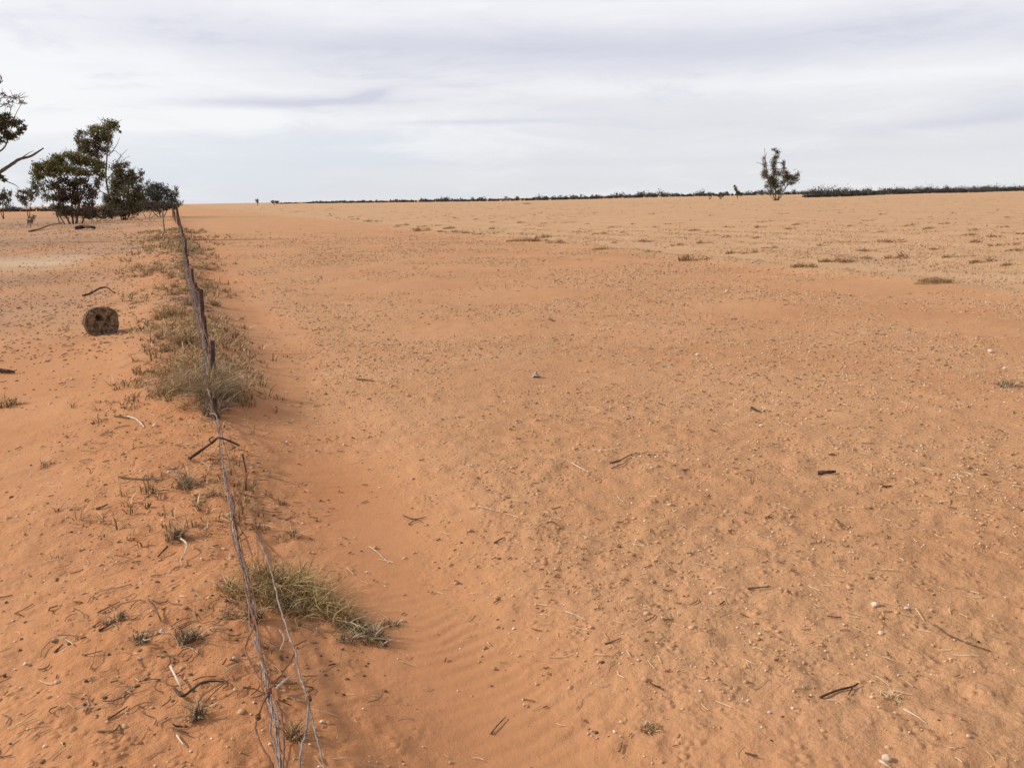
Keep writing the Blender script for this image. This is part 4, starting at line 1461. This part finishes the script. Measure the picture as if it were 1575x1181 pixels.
tree('tallest eucalypt with a ragged tiered crown behind the domed mallee', (170, 335), 112,
     [[(172, 335), (168, 305), (163, 275), (164, 250), (166, 225), (168, 205), 2.8], [(164, 262), (152, 245), (144, 228), (140, 212), 2.0], [(163, 280), (176, 262), (182, 245), 1.3], [(166, 240), (176, 232), (190, 244), 1.0],
      [(165, 300), (150, 290), (142, 268), 1.2]],
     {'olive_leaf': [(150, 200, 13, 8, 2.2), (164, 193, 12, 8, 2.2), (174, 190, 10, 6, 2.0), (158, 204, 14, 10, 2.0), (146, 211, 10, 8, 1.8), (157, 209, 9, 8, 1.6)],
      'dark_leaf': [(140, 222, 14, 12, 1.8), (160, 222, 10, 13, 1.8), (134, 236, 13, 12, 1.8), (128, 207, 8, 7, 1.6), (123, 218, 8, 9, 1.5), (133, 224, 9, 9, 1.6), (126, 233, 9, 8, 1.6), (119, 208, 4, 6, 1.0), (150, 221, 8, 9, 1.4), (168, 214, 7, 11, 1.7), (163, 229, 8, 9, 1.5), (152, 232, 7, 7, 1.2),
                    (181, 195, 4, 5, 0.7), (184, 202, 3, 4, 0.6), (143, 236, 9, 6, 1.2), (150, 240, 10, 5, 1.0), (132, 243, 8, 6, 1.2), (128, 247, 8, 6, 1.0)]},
     seed=31, bark='bark', leafk=0.75, twigs=12, size=0.24,
     extra=[('bare_twigs', 'bark', [[(172, 235), (180, 222), (184, 212), 0.6], [(178, 250), (188, 238), (196, 230), 0.6], [(182, 258), (190, 246), (200, 240), 0.5], [(176, 258), (184, 246), (186, 236), 0.6], [(150, 290), (140, 300), (138, 312), 0.8]], None)])

tree('dense dark bushy tree right of the tall eucalypt', (190, 333), 104,
     [[(190, 333), (186, 310), (180, 285), (178, 265), 2.4], [(192, 333), (196, 305), (200, 275), 2.2], [(188, 333), (176, 312), (170, 295), 1.6], [(194, 333), (206, 310), (212, 285), 1.6]],
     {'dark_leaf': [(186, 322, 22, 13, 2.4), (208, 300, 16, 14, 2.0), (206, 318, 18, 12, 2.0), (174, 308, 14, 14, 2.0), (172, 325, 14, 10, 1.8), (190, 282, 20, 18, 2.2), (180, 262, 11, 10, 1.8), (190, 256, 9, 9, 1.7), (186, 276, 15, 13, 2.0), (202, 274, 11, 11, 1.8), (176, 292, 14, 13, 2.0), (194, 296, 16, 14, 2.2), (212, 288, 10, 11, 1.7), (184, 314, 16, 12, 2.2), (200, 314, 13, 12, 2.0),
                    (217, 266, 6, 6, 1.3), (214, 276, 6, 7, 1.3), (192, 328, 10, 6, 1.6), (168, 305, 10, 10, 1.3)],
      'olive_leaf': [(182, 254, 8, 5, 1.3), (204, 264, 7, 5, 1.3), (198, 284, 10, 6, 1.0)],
      'brown_leaf': [(184, 290, 10, 12, 1.0), (170, 318, 10, 9, 1.3)]}, name='bushy_tree', seed=41, leafk=0.75, twigs=14, size=0.22)

tree('grey-green rounded bush at the end of the tree clump above the fence', (246, 324), 118,
     [[(246, 324), (240, 310), (228, 295), 1.4], [(248, 324), (254, 308), (264, 296), 1.4], [(244, 324), (222, 312), (212, 302), 1.1], [(250, 324), (262, 314), (271, 305), 1.0]],
     {'grey_leaf': [(224, 316, 20, 9, 2.2), (250, 319, 22, 7, 2.2), (232, 321, 16, 5, 2.0), (266, 312, 12, 8, 2.0), (240, 298, 24, 14, 2.2), (218, 292, 11, 9, 1.8), (232, 289, 12, 9, 1.9), (246, 291, 12, 9, 1.9), (259, 296, 11, 9, 1.9), (269, 298, 6, 7, 1.5), (212, 303, 11, 11, 1.8), (228, 304, 13, 11, 2.0), (246, 306, 14, 10, 2.0), (262, 308, 11, 9, 1.9), (236, 316, 16, 6, 1.8), (258, 316, 12, 5, 1.7), (228, 280, 6, 5, 1.0)],
      'dark_leaf': [(255, 304, 12, 9, 1.0), (238, 310, 14, 8, 1.0), (272, 293, 4, 4, 1.0)]}, name='bush', cat='bush', seed=51, leafk=0.65, twigs=16, size=0.22)

tree('low belt of grey-brown scrub between the dense bushy tree and the fence end', (225, 327), 112,
     [[(225, 327), (215, 320), (208, 316), 0.8], [(227, 327), (236, 320), (244, 316), 0.8], [(226, 327), (254, 322), (266, 318), 0.7]],
     {'brown_leaf': [(206, 320, 14, 7, 1.6), (226, 320, 15, 7, 1.6), (247, 321, 14, 6, 1.5), (264, 320, 9, 5, 1.3)], 'grey_leaf': [(214, 314, 14, 7, 1.6), (234, 315, 14, 7, 1.6), (254, 316, 14, 6, 1.5), (268, 315, 7, 6, 1.2)]},
     name='scrub', cat='scrub', seed=65, twigs=14, size=0.20)
tree('small sparse tree with a gap of sky under it, left of the domed mallee', (42, 324), 130,
     [[(42, 324), (40, 312), (36, 300), 1.2], [(43, 324), (48, 310), (54, 300), 1.0]],
     {'dark_leaf': [(40, 297, 9, 6, 1.7), (32, 303, 7, 7, 1.5), (48, 303, 8, 7, 1.6), (56, 298, 6, 6, 1.2), (38, 310, 9, 7, 1.6), (30, 294, 4, 4, 0.9)]}, name='small_tree', seed=61, size=0.26, twigs=5)
tree('small dark tree cut by the left edge under the bare branch', (4, 324), 130,
     [[(4, 324), (4, 310), (6, 298), 1.3], [(4, 324), (-6, 308), (-10, 298), 1.0]],
     {'dark_leaf': [(6, 300, 9, 8, 1.7), (-4, 304, 9, 8, 1.6), (10, 310, 8, 8, 1.6), (-6, 314, 10, 7, 1.6), (16, 298, 4, 4, 1.2)]}, name='small_tree', seed=62, size=0.26, twigs=5)
tree('low tangle of grey scrub at the foot of the tree clump', (150, 337), 100,
     [[(150, 337), (146, 328), (140, 322), 0.8], [(152, 337), (160, 328), (168, 322), 0.8], [(148, 337), (128, 330), (118, 326), 0.7], [(154, 337), (180, 331), (196, 326), 0.7]],
     {'brown_leaf': [(140, 326, 14, 8, 1.3), (160, 325, 14, 8, 1.3), (125, 330, 14, 7, 1.3), (178, 328, 12, 7, 1.2)], 'grey_leaf': [(150, 330, 16, 6, 1.4), (168, 331, 14, 6, 1.3), (138, 333, 14, 5, 1.2)]},
     name='scrub', cat='scrub', seed=63, twigs=22, size=0.20)
tree('small leafless shrub on the sand left of the domed mallee', (46, 350), 76,
     [[(46, 352), (48, 342), (50, 334), 0.9], [(36, 353), (30, 346), (26, 340), 0.8], [(37, 353), (44, 346), (48, 338), 0.7]],
     {'brown_leaf': [(50, 336, 5, 5, 0.8), (46, 342, 4, 4, 0.6)]}, name='shrub', cat='shrub', seed=64, twigs=6, size=0.16)

# the lone ragged tree on the paddock and its little neighbours
tree('lone ragged multi-stemmed tree standing out on the right paddock', (1193, 308), 205,
     [[(1193, 308), (1187, 294), (1181, 275), (1178, 258), (1177, 244), (1176, 228), 1.5], [(1194, 308), (1192, 288), (1190, 265), (1191, 248), (1195, 230), 1.5], [(1195, 308), (1202, 290), (1207, 275), (1206, 252), 1.3],
      [(1195, 308), (1208, 290), (1216, 278), (1226, 268), 1.2], [(1192, 308), (1184, 300), (1180, 290), 0.9], [(1196, 308), (1203, 301), (1204, 296), 0.9]],
     {'dark_leaf': [(1190, 280, 6, 6, 2.0), (1187, 274, 4, 4, 1.6), (1178, 266, 4, 4, 1.6), (1176, 272, 4, 4, 1.5), (1177, 254, 3, 4, 1.3), (1176, 244, 1.8, 4, 0.8), (1190, 250, 3, 5, 1.6), (1189, 258, 3, 4, 1.4), (1193, 243, 3, 3, 1.5),
                    (1195, 234, 3, 2.5, 1.2), (1191, 231, 3, 1.5, 0.8), (1205, 251, 2.6, 2.4, 1.5), (1206, 259, 2.6, 2.4, 1.4), (1200, 268, 5, 4, 1.2), (1210, 265, 5, 2.5, 1.2), (1210, 275, 5, 4, 1.7), (1219, 272, 4, 3, 1.5), (1227, 268, 2.6, 2.2, 1.2),
                    (1223, 276, 4, 4, 1.5), (1219, 282, 4, 2.5, 1.3), (1194, 288, 6, 3, 1.4), (1178, 287, 2.6, 2.2, 1.3), (1205, 282, 4, 4, 1.3), (1192, 265, 3, 4, 1.2), (1201, 295, 5, 3, 1.1), (1186, 294, 4, 3, 1.0)],
      'olive_leaf': [(1191, 283, 5, 5, 1.2), (1209, 274, 4, 3, 1.0)]}, name='lone_tree', seed=71, leafk=4.2, twigs=60, size=0.22, grow=1.3, fluff=0.42,
     extra=[('bare_twigs', 'bark', [[(1178, 258), (1170, 252), (1163, 250), 0.5], [(1178, 270), (1171, 264), 0.4], [(1226, 268), (1234, 264), 0.4], [(1195, 234), (1200, 228), 0.4], [(1195, 234), (1188, 230), 0.4], [(1220, 262), (1225, 260), 0.4]], None)])
for lab, bx, D, cl, sd in (('small round bush, leftmost of three left of the lone tree', (1091, 304), 330, [(1091, 300, 3.2, 3.2, 2)], 72),
                           ('low wide bush between the other two left of the lone tree', (1108, 304), 320, [(1106, 301, 3.5, 2.6, 2), (1111, 301, 3, 2.6, 2), (1108, 298, 2.5, 2, 1.5)], 73),
                           ('small grey tree nearest the lone tree on its left', (1135, 304), 300, [(1132, 291, 3.5, 4, 2), (1136, 296, 4, 3.5, 2), (1130, 287, 2, 2.5, 1.5), (1139, 299, 3, 3, 1.6)], 74),
                           ('tiny tree alone on the skyline nearest the fence', (396, 313), 600, [(396, 309, 2.6, 3, 2.2)], 75),
                           ('tiny twin-topped tree on the skyline at the start of the distant wood', (423, 313), 620, [(419, 310.5, 3, 2, 2.2), (425, 310, 3.5, 2.4, 2.2)], 76)):
    k = D / FPX
    tree(lab, bx, D, [[(bx[0], bx[1]), (cl[0][0], cl[0][1]), 0.8]], {'far_leaf' if D > 400 else 'dark_leaf': cl}, name='small_tree' if 'tree' in lab[:12] else 'bush', cat='tree' if 'tree' in lab[:12] else 'bush', seed=sd, leafk=4.5, size=1.2 * k)


# distant woods that read as one mass
def wood(name, label, line, hts, n, seed, size, mat='far_leaf', cat='woodland', depth=40, per=26):
    """line: (px, D) knots, hts: height in m at the same knots"""
    g = np.random.default_rng(seed)
    q = np.sort(g.uniform(line[0][0], line[-1][0], n))
    Ds = np.interp(q, [l[0] for l in line], [l[1] for l in line]) + g.uniform(0, depth, n)
    H = np.interp(q, [l[0] for l in line], hts) * np.clip(g.lognormal(-0.22, 0.34, n), 0.4, 1.6) * (0.85 + 0.30 * vn(q / 22.0, 0.3, seed) + 0.30 * vn(q / 5.0, 0.7, seed))
    cs, rads = [], []
    for px, D, h in zip(q, Ds, H):
        p = at(px, 305, D)
        z0 = hz1(p[0], p[1])
        cs.append(np.array([p[0], p[1], z0 + h * 0.55]))
        w = h * g.uniform(0.45, 0.8)
        rads.append(np.array([w, w, h * 0.52]))
    V, F = leaves_np(cs, [int(per * 1.5)] * n, rads, size * 0.9, g, sub=6, aspect=0.7, fluff=0.30)
    o = link_mesh(name, np_mesh(name, V, F), mat)
    return tag(o, label, cat, kind='stuff')


wood('distant_woodland', 'dark distant wood running along the skyline', [(425, 900), (520, 820), (800, 760), (1100, 760), (1250, 800), (1640, 900)], [0.9, 1.8, 3.3, 3.6, 3.8, 4.6], 1500, 5, 1.0)
wood('scrub_belt', 'nearer belt of dark scrub at the right below the skyline', [(1238, 420), (1262, 425), (1450, 560), (1640, 760)], [1.6, 3.3, 3.2, 3.0], 760, 6, 0.7, 'far_leaf', 'scrub', 25, 34)
wood('distant_scrub', 'low dark scrub along the skyline behind the left trees', [(-140, 330), (60, 330), (200, 300)], [1.6, 1.5, 1.6], 380, 8, 0.55, 'far_leaf', 'scrub', 30, 22)

# fallen timber under the trees
stick([(118, 351, .15), (128, 349, .20), (138, 349, .22), (147, 351, .12)], 0.16, 'dark_wood', 'thick dark log lying under the domed mallee', name='fallen_log', cat='log')
stick([(45, 356, .05), (62, 352, .10), (78, 346, .25), (96, 343, .3)], 0.07, 'brown_wood', 'long fallen branch sloping up to the foot of the domed mallee', name='fallen_branch', cat='branch')
stick([(200, 336, .2), (208, 334, .35), (214, 338, .1)], 0.10, 'brown_wood', 'short brown log by the foot of the dense dark bushy tree', name='fallen_log', cat='log')
